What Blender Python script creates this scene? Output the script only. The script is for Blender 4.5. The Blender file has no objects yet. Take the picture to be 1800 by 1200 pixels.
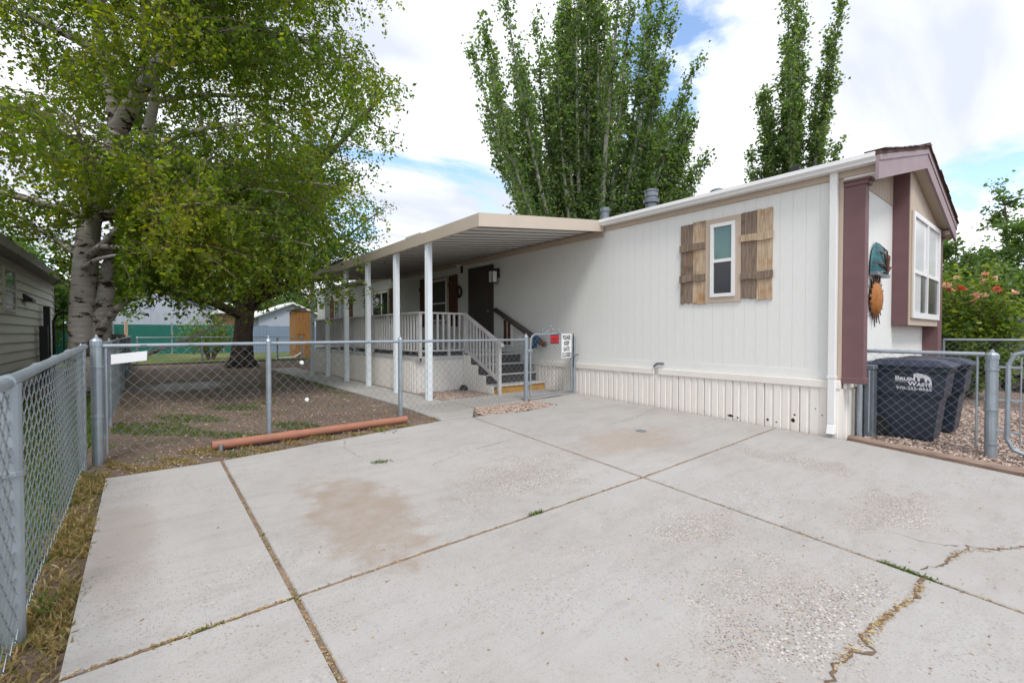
import bpy, math, random
import numpy as np
from mathutils import Vector, Matrix

R = math.radians
random.seed(7)
rng = np.random.default_rng(11)
scene = bpy.context.scene
col = scene.collection

# ------------------------------------------------------------------ camera
cam_d = bpy.data.cameras.new('camera')
cam_d.sensor_width = 36.0
cam_d.lens = 16.0
cam_d.clip_start = 0.05
cam_d.clip_end = 2000.0
cam = bpy.data.objects.new('camera', cam_d)
col.objects.link(cam)
YAW = R(39.0)
cam.location = (0.0, 0.0, 1.4)
cam.rotation_euler = (R(90) - math.atan(14 / 800), 0.0, -YAW)
scene.camera = cam

# ------------------------------------------------------------------ sky, sun, exposure
SUN_ELEV, SUN_AZ = R(56), R(205)          # azimuth from +Y, clockwise seen from above
world = bpy.data.worlds.new('World')
scene.world = world
world.use_nodes = True
wt = world.node_tree
wt.nodes.clear()
def wn(t, **k):
    n = wt.nodes.new(t)
    for a, b in k.items(): setattr(n, a, b)
    return n
def wl(a, b): wt.links.new(a, b)
w_out = wn('ShaderNodeOutputWorld')
w_bg = wn('ShaderNodeBackground'); w_bg.inputs['Strength'].default_value = 0.1
sky = wn('ShaderNodeTexSky', sky_type='NISHITA', sun_disc=False)
sky.sun_elevation = SUN_ELEV; sky.sun_rotation = SUN_AZ
sky.air_density = 1.0; sky.dust_density = 0.6
tc = wn('ShaderNodeTexCoord')
sep = wn('ShaderNodeSeparateXYZ'); wl(tc.outputs['Generated'], sep.inputs[0])
zc = wn('ShaderNodeMath', operation='MAXIMUM'); wl(sep.outputs['Z'], zc.inputs[0]); zc.inputs[1].default_value = 0.0
za = wn('ShaderNodeMath', operation='ADD'); wl(zc.outputs[0], za.inputs[0]); za.inputs[1].default_value = 0.16
dx = wn('ShaderNodeMath', operation='DIVIDE'); wl(sep.outputs['X'], dx.inputs[0]); wl(za.outputs[0], dx.inputs[1])
dy = wn('ShaderNodeMath', operation='DIVIDE'); wl(sep.outputs['Y'], dy.inputs[0]); wl(za.outputs[0], dy.inputs[1])
cmb = wn('ShaderNodeCombineXYZ'); wl(dx.outputs[0], cmb.inputs[0]); wl(dy.outputs[0], cmb.inputs[1])
mp = wn('ShaderNodeMapping'); wl(cmb.outputs[0], mp.inputs['Vector'])
mp.inputs['Location'].default_value = (22.7, 17.7, 2.0)
mp.inputs['Rotation'].default_value = (0, 0, R(25))
mp.inputs['Scale'].default_value = (1.0, 1.5, 1.0)
n1 = wn('ShaderNodeTexNoise'); n1.inputs['Scale'].default_value = 1.15; n1.inputs['Detail'].default_value = 9; n1.inputs['Roughness'].default_value = 0.56; n1.inputs['Distortion'].default_value = 0.35
wl(mp.outputs[0], n1.inputs['Vector'])
cov = wn('ShaderNodeValToRGB'); cov.color_ramp.elements[0].position = 0.345; cov.color_ramp.elements[1].position = 0.44
wl(n1.outputs['Fac'], cov.inputs[0])
n2 = wn('ShaderNodeTexNoise'); n2.inputs['Scale'].default_value = 0.9; n2.inputs['Detail'].default_value = 6; n2.inputs['Roughness'].default_value = 0.5; n2.inputs['Distortion'].default_value = 0.3
mp2 = wn('ShaderNodeMapping'); wl(cmb.outputs[0], mp2.inputs['Vector']); mp2.inputs['Location'].default_value = (30.9, 12.5, 5.0); mp2.inputs['Rotation'].default_value = (0, 0, R(35)); mp2.inputs['Scale'].default_value = (0.8, 1.9, 1.0)
wl(mp2.outputs[0], n2.inputs['Vector'])
shade = wn('ShaderNodeValToRGB')
shade.color_ramp.elements[0].position = 0.36; shade.color_ramp.elements[0].color = (3.1, 3.3, 3.8, 1)
shade.color_ramp.elements[1].position = 0.70; shade.color_ramp.elements[1].color = (6.3, 6.35, 6.45, 1)
wl(n2.outputs['Fac'], shade.inputs[0])
skm = wn('ShaderNodeVectorMath', operation='SCALE'); skm.inputs['Scale'].default_value = 1.15
wl(sky.outputs[0], skm.inputs[0])
mixw = wn('ShaderNodeMix', data_type='RGBA')
wl(cov.outputs['Color'], mixw.inputs['Factor']); wl(skm.outputs[0], mixw.inputs['A']); wl(shade.outputs['Color'], mixw.inputs['B'])
wl(mixw.outputs['Result'], w_bg.inputs['Color'])
wl(w_bg.outputs[0], w_out.inputs['Surface'])

sun_d = bpy.data.lights.new('sun', 'SUN')
sun_d.energy = 1.0
sun_d.angle = R(16)
sun_d.color = (1.0, 0.97, 0.925)
sun = bpy.data.objects.new('sun', sun_d)
col.objects.link(sun)
sdir = Vector((math.sin(SUN_AZ) * math.cos(SUN_ELEV), math.cos(SUN_AZ) * math.cos(SUN_ELEV), math.sin(SUN_ELEV)))
sun.rotation_euler = sdir.to_track_quat('Z', 'Y').to_euler()
sun.location = sdir * 60

vs = scene.view_settings
scene.display_settings.display_device = 'sRGB'
vs.view_transform = 'Standard'; vs.look = 'None'; vs.exposure = 1.42; vs.gamma = 1.0
vs.use_curve_mapping = False
scene.render.engine = 'CYCLES'
cy = scene.cycles
cy.use_denoising = True
cy.max_bounces = 6; cy.diffuse_bounces = 4; cy.glossy_bounces = 3; cy.transmission_bounces = 4; cy.transparent_max_bounces = 6

# ------------------------------------------------------------------ materials
def base_mat(name):
    m = bpy.data.materials.new(name); m.use_nodes = True
    nt = m.node_tree; b = nt.nodes['Principled BSDF']
    return m, nt, b
def nd(nt, t, **k):
    n = nt.nodes.new(t)
    for a, v in k.items(): setattr(n, a, v)
    return n
def mixc(nt, fac, a, b, mode='MIX'):
    m = nd(nt, 'ShaderNodeMix', data_type='RGBA', blend_type=mode)
    for sock, v in (('Factor', fac), ('A', a), ('B', b)):
        s = m.inputs[sock]
        if isinstance(v, (tuple, list)): s.default_value = (*v, 1) if len(v) == 3 else v
        elif isinstance(v, (int, float)): s.default_value = v
        else: nt.links.new(v, s)
    return m.outputs['Result']
def noise(nt, scale, detail=4, rough=0.55, vec=None, stretch=None, loc=None):
    n = nd(nt, 'ShaderNodeTexNoise'); n.inputs['Scale'].default_value = scale; n.inputs['Detail'].default_value = detail; n.inputs['Roughness'].default_value = rough
    if vec is None: vec = nd(nt, 'ShaderNodeTexCoord').outputs['Object']
    if stretch or loc:
        mpn = nd(nt, 'ShaderNodeMapping'); nt.links.new(vec, mpn.inputs['Vector'])
        if stretch: mpn.inputs['Scale'].default_value = stretch
        if loc: mpn.inputs['Location'].default_value = loc
        vec = mpn.outputs[0]
    nt.links.new(vec, n.inputs['Vector'])
    return n.outputs['Fac']
def ramp(nt, src, p0, p1, c0=(0, 0, 0), c1=(1, 1, 1)):
    r = nd(nt, 'ShaderNodeValToRGB'); e = r.color_ramp.elements
    e[0].position = p0; e[1].position = p1; e[0].color = (*c0, 1); e[1].color = (*c1, 1)
    nt.links.new(src, r.inputs[0]); return r.outputs['Color']
def bump(nt, b, src, strength, dist=0.01):
    bp = nd(nt, 'ShaderNodeBump'); bp.inputs['Strength'].default_value = strength; bp.inputs['Distance'].default_value = dist
    nt.links.new(src, bp.inputs['Height']); nt.links.new(bp.outputs[0], b.inputs['Normal'])
def sc(c, k): return tuple(min(1.0, x * k) for x in c)
def pm(name, c, var=0.12, scale=3.0, rough=0.6, metal=0.0, fine=40.0, bmp=0.15, stretch=None, c2=None, spec=0.5):
    """painted / plain surface: two octaves of tone variation plus fine relief"""
    m, nt, b = base_mat(name)
    a = noise(nt, scale, 5, 0.6, stretch=stretch)
    f = noise(nt, fine, 3, 0.6, stretch=stretch)
    lo = sc(c, 1 - var) if c2 is None else c2
    cc = mixc(nt, ramp(nt, a, 0.32, 0.68), lo, sc(c, 1 + var * 0.5))
    cc = mixc(nt, 0.25, cc, mixc(nt, f, sc(lo, 0.8), sc(c, 1.1)))
    nt.links.new(cc, b.inputs['Base Color'])
    b.inputs['Roughness'].default_value = rough; b.inputs['Metallic'].default_value = metal
    b.inputs['Specular IOR Level'].default_value = spec
    if bmp: bump(nt, b, f, bmp, 0.004)
    return m
def wood(name, c_lo, c_hi, rough=0.8, st=(30, 30, 2.2), knots=True, stain=None):
    m, nt, b = base_mat(name)
    g = noise(nt, 1.6, 6, 0.65, stretch=st)
    k = noise(nt, 2.3, 3, 0.5)
    cc = mixc(nt, ramp(nt, g, 0.3, 0.7), c_lo, c_hi)
    if knots: cc = mixc(nt, ramp(nt, k, 0.58, 0.72), cc, sc(c_lo, 0.55))
    if stain:
        q = noise(nt, 3.1, 5, 0.6, loc=(5, 1, 3)); cc = mixc(nt, ramp(nt, q, 0.52, 0.66, (0, 0, 0), (0.75, 0.75, 0.75)), cc, stain)
        q2 = noise(nt, 1.2, 6, 0.75, stretch=(60, 60, 3.5), loc=(2, 7, 1)); cc = mixc(nt, ramp(nt, q2, 0.56, 0.66, (0, 0, 0), (0.7, 0.7, 0.7)), cc, sc(c_lo, 0.45))
    nt.links.new(cc, b.inputs['Base Color']); b.inputs['Roughness'].default_value = rough
    b.inputs['Specular IOR Level'].default_value = 0.25
    bump(nt, b, g, 0.8, 0.01)
    return m
def leafm(name, cols, trans=0.45):
    m, nt, b = base_mat(name)
    at = nd(nt, 'ShaderNodeAttribute', attribute_name='rnd')
    r = nd(nt, 'ShaderNodeValToRGB'); e = r.color_ramp.elements
    e[0].position = 0; e[0].color = (*cols[0], 1); e[1].position = 1; e[1].color = (*cols[-1], 1)
    for i, c in enumerate(cols[1:-1]):
        x = e.new((i + 1) / (len(cols) - 1)); x.color = (*c, 1)
    nt.links.new(at.outputs['Fac'], r.inputs[0])
    nt.links.new(r.outputs[0], b.inputs['Base Color']); b.inputs['Roughness'].default_value = 0.45
    b.inputs['Specular IOR Level'].default_value = 0.35
    t = nd(nt, 'ShaderNodeBsdfTranslucent')
    nt.links.new(mixc(nt, 1.0, r.outputs[0], (1.75, 1.8, 0.6), 'MULTIPLY'), t.inputs['Color'])
    mx = nd(nt, 'ShaderNodeMixShader'); mx.inputs[0].default_value = trans
    nt.links.new(b.outputs[0], mx.inputs[1]); nt.links.new(t.outputs[0], mx.inputs[2])
    nt.links.new(mx.outputs[0], nt.nodes['Material Output'].inputs['Surface'])
    return m
def glassm(name, c, rough=0.03):
    m, nt, b = base_mat(name)
    n = noise(nt, 1.5, 2)
    nt.links.new(mixc(nt, n, sc(c, 0.8), sc(c, 1.2)), b.inputs['Base Color'])
    b.inputs['Roughness'].default_value = rough; b.inputs['Specular IOR Level'].default_value = 0.9
    return m

def fade(nt, src, a, b, hi=1.0):
    mr = nd(nt, 'ShaderNodeMapRange', clamp=True, interpolation_type='SMOOTHSTEP')
    mr.inputs['From Min'].default_value = a; mr.inputs['From Max'].default_value = b; mr.inputs['To Min'].default_value = hi; mr.inputs['To Max'].default_value = 0.0
    nt.links.new(src, mr.inputs['Value']); return mr.outputs['Result']
def concrete_mat():
    m, nt, b = base_mat('concrete')
    co = nd(nt, 'ShaderNodeTexCoord').outputs['Object']
    big = noise(nt, 0.55, 5, 0.6, co)
    mid = noise(nt, 4.5, 5, 0.65, co)
    fine = noise(nt, 95, 3, 0.7, co)
    cc = mixc(nt, ramp(nt, big, 0.3, 0.7), (0.325, 0.306, 0.286), (0.410, 0.396, 0.380))
    cc = mixc(nt, ramp(nt, mid, 0.35, 0.75), cc, mixc(nt, 0.5, cc, (0.42, 0.40, 0.385)))
    cc = mixc(nt, ramp(nt, fine, 0.30, 0.48, (0.22, 0.22, 0.22), (0, 0, 0)), cc, (0.24, 0.22, 0.205))
    tr = noise(nt, 1.0, 6, 0.7, co, stretch=(1.1, 6.0, 1))
    cc = mixc(nt, ramp(nt, tr, 0.5, 0.72, (0, 0, 0), (0.4, 0.4, 0.4)), cc, (0.26, 0.24, 0.225))
    blot = noise(nt, 9, 6, 0.75, co, loc=(3, 3, 0))
    cc = mixc(nt, ramp(nt, blot, 0.56, 0.70, (0, 0, 0), (0.35, 0.35, 0.35)), cc, (0.25, 0.225, 0.20))
    # pores and little stones of many tones
    def specks(scale, rad, keep, mask, dark):
        nonlocal cc
        v = nd(nt, 'ShaderNodeTexVoronoi'); v.inputs['Scale'].default_value = scale; v.inputs['Randomness'].default_value = 1.0; nt.links.new(co, v.inputs['Vector'])
        sp_ = nd(nt, 'ShaderNodeSeparateColor'); nt.links.new(v.outputs['Color'], sp_.inputs[0])
        inside = ramp(nt, v.outputs['Distance'], rad * 0.6, rad, (1, 1, 1), (0, 0, 0))
        pick = ramp(nt, sp_.outputs[0], keep, keep + 0.02)
        f_ = mixc(nt, 1.0, mixc(nt, 1.0, inside, pick, 'MULTIPLY'), mask, 'MULTIPLY')
        tone = (0.13, 0.115, 0.105) if dark else mixc(nt, sp_.outputs[2], mixc(nt, sp_.outputs[1], (0.15, 0.15, 0.17), (0.36, 0.25, 0.18)), (0.58, 0.55, 0.51))
        cc = mixc(nt, f_, cc, tone)
    wear = ramp(nt, noise(nt, 0.9, 6, 0.65, co, loc=(4, 9, 0)), 0.40, 0.70, (0.06, 0.06, 0.06), (0.60, 0.60, 0.60))
    specks(46, 0.34, 0.62, wear, True)
    specks(85, 0.42, 0.60, wear, True)
    specks(30, 0.36, 0.80, wear, False)
    def blob(x, y, rx, ry, soft0, soft1, nz=0.5, rot=0.0):
        mpn = nd(nt, 'ShaderNodeMapping', vector_type='TEXTURE'); nt.links.new(co, mpn.inputs['Vector'])
        mpn.inputs['Location'].default_value = (x, y, 0); mpn.inputs['Rotation'].default_value = (0, 0, rot); mpn.inputs['Scale'].default_value = (rx, ry, 50)
        ln = nd(nt, 'ShaderNodeVectorMath', operation='LENGTH'); nt.links.new(mpn.outputs[0], ln.inputs[0])
        ad = nd(nt, 'ShaderNodeMath', operation='MULTIPLY_ADD'); nt.links.new(noise(nt, 3.4, 8, 0.68, co), ad.inputs[0]); ad.inputs[1].default_value = nz; nt.links.new(ln.outputs['Value'], ad.inputs[2])
        return fade(nt, ad.outputs[0], soft0 + nz * 0.5, soft1 + nz * 0.5)
    # dried brown stain
    st = blob(1.28, 3.45, 0.44, 1.05, 0.55, 1.10, 1.9, R(-6))
    cc = mixc(nt, mixc(nt, 1.0, st, ramp(nt, noise(nt, 5, 7, 0.7, co, loc=(1, 6, 0)), 0.3, 0.7, (0.30, 0.30, 0.30), (0.85, 0.85, 0.85)), 'MULTIPLY'), cc, (0.275, 0.21, 0.155))
    st2 = blob(-0.12, 3.9, 0.20, 1.0, 0.5, 1.2, 1.6)
    cc = mixc(nt, mixc(nt, 1.0, st2, (0.28, 0.28, 0.28), 'MULTIPLY'), cc, (0.27, 0.195, 0.145))
    st3 = blob(4.75, 3.55, 1.1, 0.55, 0.4, 1.2, 1.6)
    cc = mixc(nt, mixc(nt, 1.0, st3, (0.45, 0.45, 0.45), 'MULTIPLY'), cc, (0.33, 0.245, 0.185))
    # spalled patches with stones showing
    sp = None
    for a in ((2.85, 3.35, 0.95, 0.62), (5.6, 1.9, 0.35, 0.9), (2.6, 0.9, 0.9, 0.5), (3.1, 1.7, 0.6, 0.3), (4.7, 0.9, 0.9, 0.4)):
        q = blob(*a, 0.35, 1.0, 2.6)
        sp = q if sp is None else mixc(nt, 1.0, sp, q, 'LIGHTEN')
    v2 = nd(nt, 'ShaderNodeTexVoronoi'); v2.inputs['Scale'].default_value = 58; nt.links.new(co, v2.inputs['Vector'])
    cc = mixc(nt, mixc(nt, 1.0, sp, (0.35, 0.35, 0.35), 'MULTIPLY'), cc, (0.30, 0.265, 0.235))
    specks(62, 0.52, 0.35, sp, False)
    specks(70, 0.40, 0.45, sp, True)
    nt.links.new(cc, b.inputs['Base Color'])
    b.inputs['Roughness'].default_value = 0.85; b.inputs['Specular IOR Level'].default_value = 0.25
    h = mixc(nt, sp, fine, v2.outputs['Distance'])
    bump(nt, b, h, 0.45, 0.006)
    return m

def ground_mat():
    m, nt, b = base_mat('bare_soil')
    co = nd(nt, 'ShaderNodeTexCoord').outputs['Object']
    a = noise(nt, 0.8, 6, 0.6, co); f = noise(nt, 28, 5, 0.7, co); g = noise(nt, 1.7, 5, 0.65, co, loc=(9, 2, 0))
    cc = mixc(nt, ramp(nt, a, 0.3, 0.7), (0.185, 0.137, 0.108), (0.315, 0.243, 0.195))
    cc = mixc(nt, ramp(nt, f, 0.35, 0.7), sc((0.13, 0.09, 0.068), 0.8), cc)
    cc = mixc(nt, ramp(nt, g, 0.56, 0.70, (0, 0, 0), (0.6, 0.6, 0.6)), cc, (0.10, 0.105, 0.045))
    # pale crusted patch in the yard
    mpn = nd(nt, 'ShaderNodeMapping', vector_type='TEXTURE'); nt.links.new(co, mpn.inputs['Vector'])
    mpn.inputs['Location'].default_value = (0.75, 13.9, 0); mpn.inputs['Scale'].default_value = (1.35, 1.5, 50)
    ln = nd(nt, 'ShaderNodeVectorMath', operation='LENGTH'); nt.links.new(mpn.outputs[0], ln.inputs[0])
    ad = nd(nt, 'ShaderNodeMath', operation='MULTIPLY_ADD'); nt.links.new(noise(nt, 4.6, 8, 0.75, co, stretch=(0.6, 2.6, 1)), ad.inputs[0]); ad.inputs[1].default_value = 2.0; nt.links.new(ln.outputs['Value'], ad.inputs[2])
    pt = fade(nt, ad.outputs[0], 1.45, 1.85, 0.85)
    cc = mixc(nt, pt, cc, (0.36, 0.345, 0.34))
    nt.links.new(cc, b.inputs['Base Color']); b.inputs['Roughness'].default_value = 0.95; b.inputs['Specular IOR Level'].default_value = 0.15
    bump(nt, b, f, 0.8, 0.02)
    return m
def lawn_mat():
    m, nt, b = base_mat('lawn')
    co = nd(nt, 'ShaderNodeTexCoord').outputs['Object']
    a = noise(nt, 0.35, 5, 0.6, co, stretch=(0.5, 1.4, 1)); f = noise(nt, 14, 5, 0.7, co)
    cc = mixc(nt, ramp(nt, a, 0.44, 0.60), (0.085, 0.16, 0.03), (0.30, 0.25, 0.10))
    cc = mixc(nt, ramp(nt, f, 0.3, 0.7), sc((0.06, 0.10, 0.025), 0.8), cc)
    nt.links.new(cc, b.inputs['Base Color']); b.inputs['Roughness'].default_value = 0.9; b.inputs['Specular IOR Level'].default_value = 0.2
    bump(nt, b, f, 1.0, 0.05)
    return m
def gravel_mat():
    m, nt, b = base_mat('gravel')
    co = nd(nt, 'ShaderNodeTexCoord').outputs['Object']
    v = nd(nt, 'ShaderNodeTexVoronoi'); v.inputs['Scale'].default_value = 34; nt.links.new(co, v.inputs['Vector'])
    cc = ramp(nt, v.outputs['Color'], 0.15, 0.85, (0.20, 0.135, 0.10), (0.52, 0.40, 0.33))
    cc = mixc(nt, ramp(nt, v.outputs['Distance'], 0.3, 0.6), cc, (0.10, 0.07, 0.055))
    nt.links.new(cc, b.inputs['Base Color']); b.inputs['Roughness'].default_value = 0.85
    h = nd(nt, 'ShaderNodeMath', operation='SUBTRACT'); h.inputs[0].default_value = 1.0; nt.links.new(v.outputs['Distance'], h.inputs[1])
    bump(nt, b, h.outputs[0], 0.9, 0.02)
    return m
def bark_mat(name, c0, c1, dark, birch=False):
    m, nt, b = base_mat(name)
    co = nd(nt, 'ShaderNodeTexCoord').outputs['Object']
    g = noise(nt, 1.0, 6, 0.7, co, stretch=(9, 9, 2.2) if not birch else (2.5, 2.5, 14))
    k = noise(nt, 3.0 if birch else 1.6, 6, 0.7, co, stretch=(1, 1, 2.4 if birch else 1.3))
    cc = mixc(nt, ramp(nt, g, 0.35, 0.65), c0, c1)
    cc = mixc(nt, ramp(nt, k, 0.55, 0.60), cc, dark)
    nt.links.new(cc, b.inputs['Base Color']); b.inputs['Roughness'].default_value = 0.9; b.inputs['Specular IOR Level'].default_value = 0.15
    bump(nt, b, g, 0.9, 0.03)
    return m

M = dict(
    concrete=concrete_mat(), soil=ground_mat(), lawn=lawn_mat(), gravel=gravel_mat(),
    siding=pm('white_siding', (0.78, 0.785, 0.755), 0.05, 0.9, 0.55, fine=30, bmp=0.05, stretch=(1, 1, 0.25)),
    backing=pm('siding_groove', (0.76, 0.765, 0.735), 0.08, 2, 0.7),
    skirt=pm('cream_skirting', (0.81, 0.785, 0.74), 0.07, 1.4, 0.5, fine=20, bmp=0.05, stretch=(1, 1, 0.4), c2=(0.76, 0.71, 0.64)),
    white=pm('white_trim', (0.80, 0.80, 0.79), 0.05, 2.5, 0.4, bmp=0.03),
    post_white=pm('white_post', (0.72, 0.77, 0.80), 0.06, 3, 0.4, bmp=0.03),
    rail=pm('grey_white_paint', (0.63, 0.63, 0.63), 0.12, 4, 0.6, c2=(0.50, 0.48, 0.46)),
    tan=pm('tan_trim', (0.52, 0.42, 0.33), 0.08, 2, 0.6, bmp=0.05),
    tan2=pm('tan_panel', (0.50, 0.41, 0.32), 0.1, 2, 0.65, stretch=(6, 6, 0.6)),
    beige=pm('beige_fascia', (0.56, 0.48, 0.395), 0.06, 2, 0.5, bmp=0.03),
    seam_shade=pm('dark_seam_shade', (0.26, 0.245, 0.22), 0.2, 3, 0.7),
    pan=pm('pale_metal_pan', (0.70, 0.69, 0.66), 0.06, 1.5, 0.45, bmp=0.02, stretch=(0.4, 2, 1)),
    purple=pm('plum_paint', (0.170, 0.088, 0.092), 0.12, 2.2, 0.65, fine=60, bmp=0.25, stretch=(1, 1, 2.5)),
    purple_lt=pm('light_plum_paint', (0.335, 0.255, 0.270), 0.15, 2.0, 0.65, fine=50, bmp=0.25),  # lighter plum for the rake boards and mouldings
    roof=pm('brown_shingle', (0.115, 0.068, 0.055), 0.35, 9, 0.9, fine=70, bmp=0.6),
    glass=glassm('dark_glass', (0.012, 0.014, 0.016)),
    glass_sky=pm('painted_bright_glass', (0.80, 0.81, 0.83), 0.04, 1, 0.12, bmp=0, stretch=(0.3, 0.3, 6)),  # bright sky reflection of the bay panes painted in as white
    glass_teal=glassm('teal_glass', (0.07, 0.17, 0.165), 0.08),
    glass_grey=glassm('screened_glass', (0.035, 0.035, 0.043), 0.25),
    curtain=pm('curtain', (0.10, 0.10, 0.085), 0.4, 1.0, 0.9, stretch=(14, 14, 0.3)),
    door=pm('dark_brown_door', (0.062, 0.045, 0.042), 0.1, 2, 0.5, bmp=0.05),
    wood_grey=wood('weathered_grey_wood', (0.13, 0.09, 0.065), (0.33, 0.255, 0.20), stain=(0.24, 0.15, 0.09)),
    wood_tan=wood('weathered_tan_wood', (0.33, 0.22, 0.13), (0.64, 0.51, 0.37), stain=(0.38, 0.17, 0.05)),
    wood_red=wood('stained_brown_wood', (0.085, 0.036, 0.018), (0.19, 0.088, 0.045)),
    wood_shed=wood('orange_shed_wood', (0.30, 0.135, 0.045), (0.55, 0.29, 0.11)),
    wood_old=wood('old_grey_fence_wood', (0.075, 0.06, 0.05), (0.15, 0.125, 0.105)),
    wood_step=wood('yellow_step_wood', (0.42, 0.21, 0.045), (0.62, 0.36, 0.10), st=(2, 30, 30)),
    timber=wood('landscape_timber_wood', (0.20, 0.13, 0.10), (0.36, 0.27, 0.22), st=(20, 1.5, 20)),
    carpet=pm('grey_step_carpet', (0.085, 0.078, 0.072), 0.25, 5, 0.95, fine=120, bmp=0.4),
    handrail=pm('brown_grey_rail', (0.105, 0.085, 0.075), 0.15, 3, 0.6),
    galv=pm('galvanised_steel', (0.36, 0.41, 0.455), 0.2, 6, 0.42, metal=0.55, fine=60, bmp=0.08),
    wire=pm('galvanised_wire', (0.30, 0.345, 0.365), 0.15, 6, 0.45, metal=0.5, bmp=0),
    dark_metal=pm('black_metal', (0.018, 0.018, 0.020), 0.2, 4, 0.45, bmp=0.05),
    grey_metal=pm('grey_flue_metal', (0.22, 0.25, 0.28), 0.2, 6, 0.4, metal=0.5),
    rust=pm('rusty_orange_metal', (0.42, 0.155, 0.03), 0.35, 12, 0.6, fine=60, bmp=0.3, metal=0.2),
    rust_dk=pm('dark_rusty_metal', (0.10, 0.04, 0.022), 0.3, 12, 0.6),
    teal=pm('verdigris_teal', (0.025, 0.125, 0.135), 0.6, 14, 0.45, fine=50, bmp=0.4, metal=0.3, c2=(0.012, 0.045, 0.055)),
    bin=pm('navy_plastic', (0.020, 0.028, 0.052), 0.12, 2, 0.42, fine=90, bmp=0.06),
    rubber=pm('black_rubber', (0.012, 0.012, 0.013), 0.2, 5, 0.8),
    print=pm('white_print', (0.72, 0.73, 0.76), 0.05, 5, 0.6, bmp=0),
    sign_w=pm('white_sign', (0.80, 0.81, 0.82), 0.04, 6, 0.4, bmp=0),
    sign_k=pm('black_sign', (0.010, 0.010, 0.011), 0.1, 6, 0.4, bmp=0),
    sign_r=pm('red_print', (0.62, 0.012, 0.03), 0.08, 6, 0.4, bmp=0),
    blue=pm('blue_cloth', (0.012, 0.085, 0.20), 0.3, 9, 0.9),
    pipe=pm('terracotta_pipe', (0.36, 0.145, 0.090), 0.2, 5, 0.75, fine=60, bmp=0.2, c2=(0.27, 0.125, 0.085)),
    lap=pm('beige_lap_siding', (0.68, 0.65, 0.57), 0.07, 1.2, 0.6, stretch=(1, 0.4, 3)),
    lap_trim=pm('pale_weathered_trim', (0.42, 0.42, 0.40), 0.3, 6, 0.7, c2=(0.20, 0.18, 0.16)),
    screen=pm('teal_privacy_mesh', (0.012, 0.145, 0.118), 0.12, 2, 0.8),
    metal_bld=pm('pale_blue_metal_wall', (0.42, 0.46, 0.53), 0.06, 1, 0.5, stretch=(8, 8, 0.4)),
    brick=pm('red_brick', (0.30, 0.145, 0.10), 0.3, 10, 0.85, fine=40),
    blue_wall=pm('grey_blue_boards', (0.20, 0.26, 0.36), 0.12, 2, 0.7),
    grey_wall=pm('grey_house_wall', (0.33, 0.33, 0.36), 0.08, 2, 0.7),
    car=pm('charcoal_car_paint', (0.022, 0.024, 0.030), 0.1, 2, 0.25, bmp=0, metal=0.3),
    chrome=pm('chrome', (0.6, 0.61, 0.63), 0.05, 3, 0.15, metal=0.9, bmp=0),
    leaf_birch=leafm('birch_leaf', [(0.060, 0.110, 0.018), (0.100, 0.165, 0.020), (0.160, 0.220, 0.024), (0.230, 0.260, 0.028), (0.34, 0.28, 0.03)], 0.65),
    leaf_elm=leafm('elm_leaf', [(0.034, 0.082, 0.030), (0.055, 0.118, 0.038), (0.080, 0.152, 0.048), (0.115, 0.185, 0.055)], 0.58),
    leaf_pop=leafm('poplar_leaf', [(0.065, 0.120, 0.048), (0.098, 0.168, 0.066), (0.140, 0.210, 0.090), (0.20, 0.250, 0.12)], 0.58),
    leaf_far=leafm('street_tree_leaf', [(0.060, 0.120, 0.040), (0.090, 0.165, 0.055), (0.125, 0.20, 0.07), (0.17, 0.235, 0.085)], 0.5),
    leaf_rose=leafm('rose_leaf', [(0.045, 0.095, 0.022), (0.085, 0.150, 0.026), (0.16, 0.23, 0.03), (0.25, 0.28, 0.035)], 0.45),
    petal=leafm('rose_petal', [(0.72, 0.36, 0.33), (0.78, 0.55, 0.50), (0.70, 0.12, 0.13)], 0.3),
    grass_dry=leafm('dry_grass_blade', [(0.42, 0.30, 0.15), (0.34, 0.25, 0.12), (0.24, 0.19, 0.08), (0.13, 0.14, 0.04)], 0.3),
    grass=leafm('green_grass_blade', [(0.045, 0.105, 0.022), (0.07, 0.15, 0.03), (0.12, 0.18, 0.04), (0.24, 0.21, 0.08)], 0.35),
    litter=leafm('fallen_leaf', [(0.20, 0.11, 0.05), (0.34, 0.20, 0.09), (0.50, 0.35, 0.18), (0.55, 0.47, 0.16)], 0.15),
    pebble=leafm('pebble', [(0.17, 0.115, 0.09), (0.30, 0.21, 0.165), (0.42, 0.32, 0.26), (0.55, 0.46, 0.40)], 0.0),
    joint=pm('joint_dirt', (0.235, 0.165, 0.115), 0.45, 14, 0.95, fine=90, bmp=0.6, c2=(0.13, 0.09, 0.062)),
    crack=pm('crack_dirt', (0.16, 0.105, 0.07), 0.4, 20, 0.95),
    bark_birch=bark_mat('birch_bark', (0.36, 0.325, 0.295), (0.56, 0.52, 0.48), (0.055, 0.038, 0.028), True),
    bark_twig=pm('brown_twig', (0.12, 0.085, 0.06), 0.3, 5, 0.9),
    bark_elm=bark_mat('elm_bark', (0.045, 0.032, 0.026), (0.10, 0.075, 0.06), (0.025, 0.018, 0.014)),
    bark_pop=bark_mat('poplar_bark', (0.22, 0.215, 0.185), (0.36, 0.35, 0.31), (0.10, 0.09, 0.075)),
)

# ------------------------------------------------------------------ mesh helpers
def gz(y): return 0.027 * (min(max(y, -2.0), 6.7) - 2.0)

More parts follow.
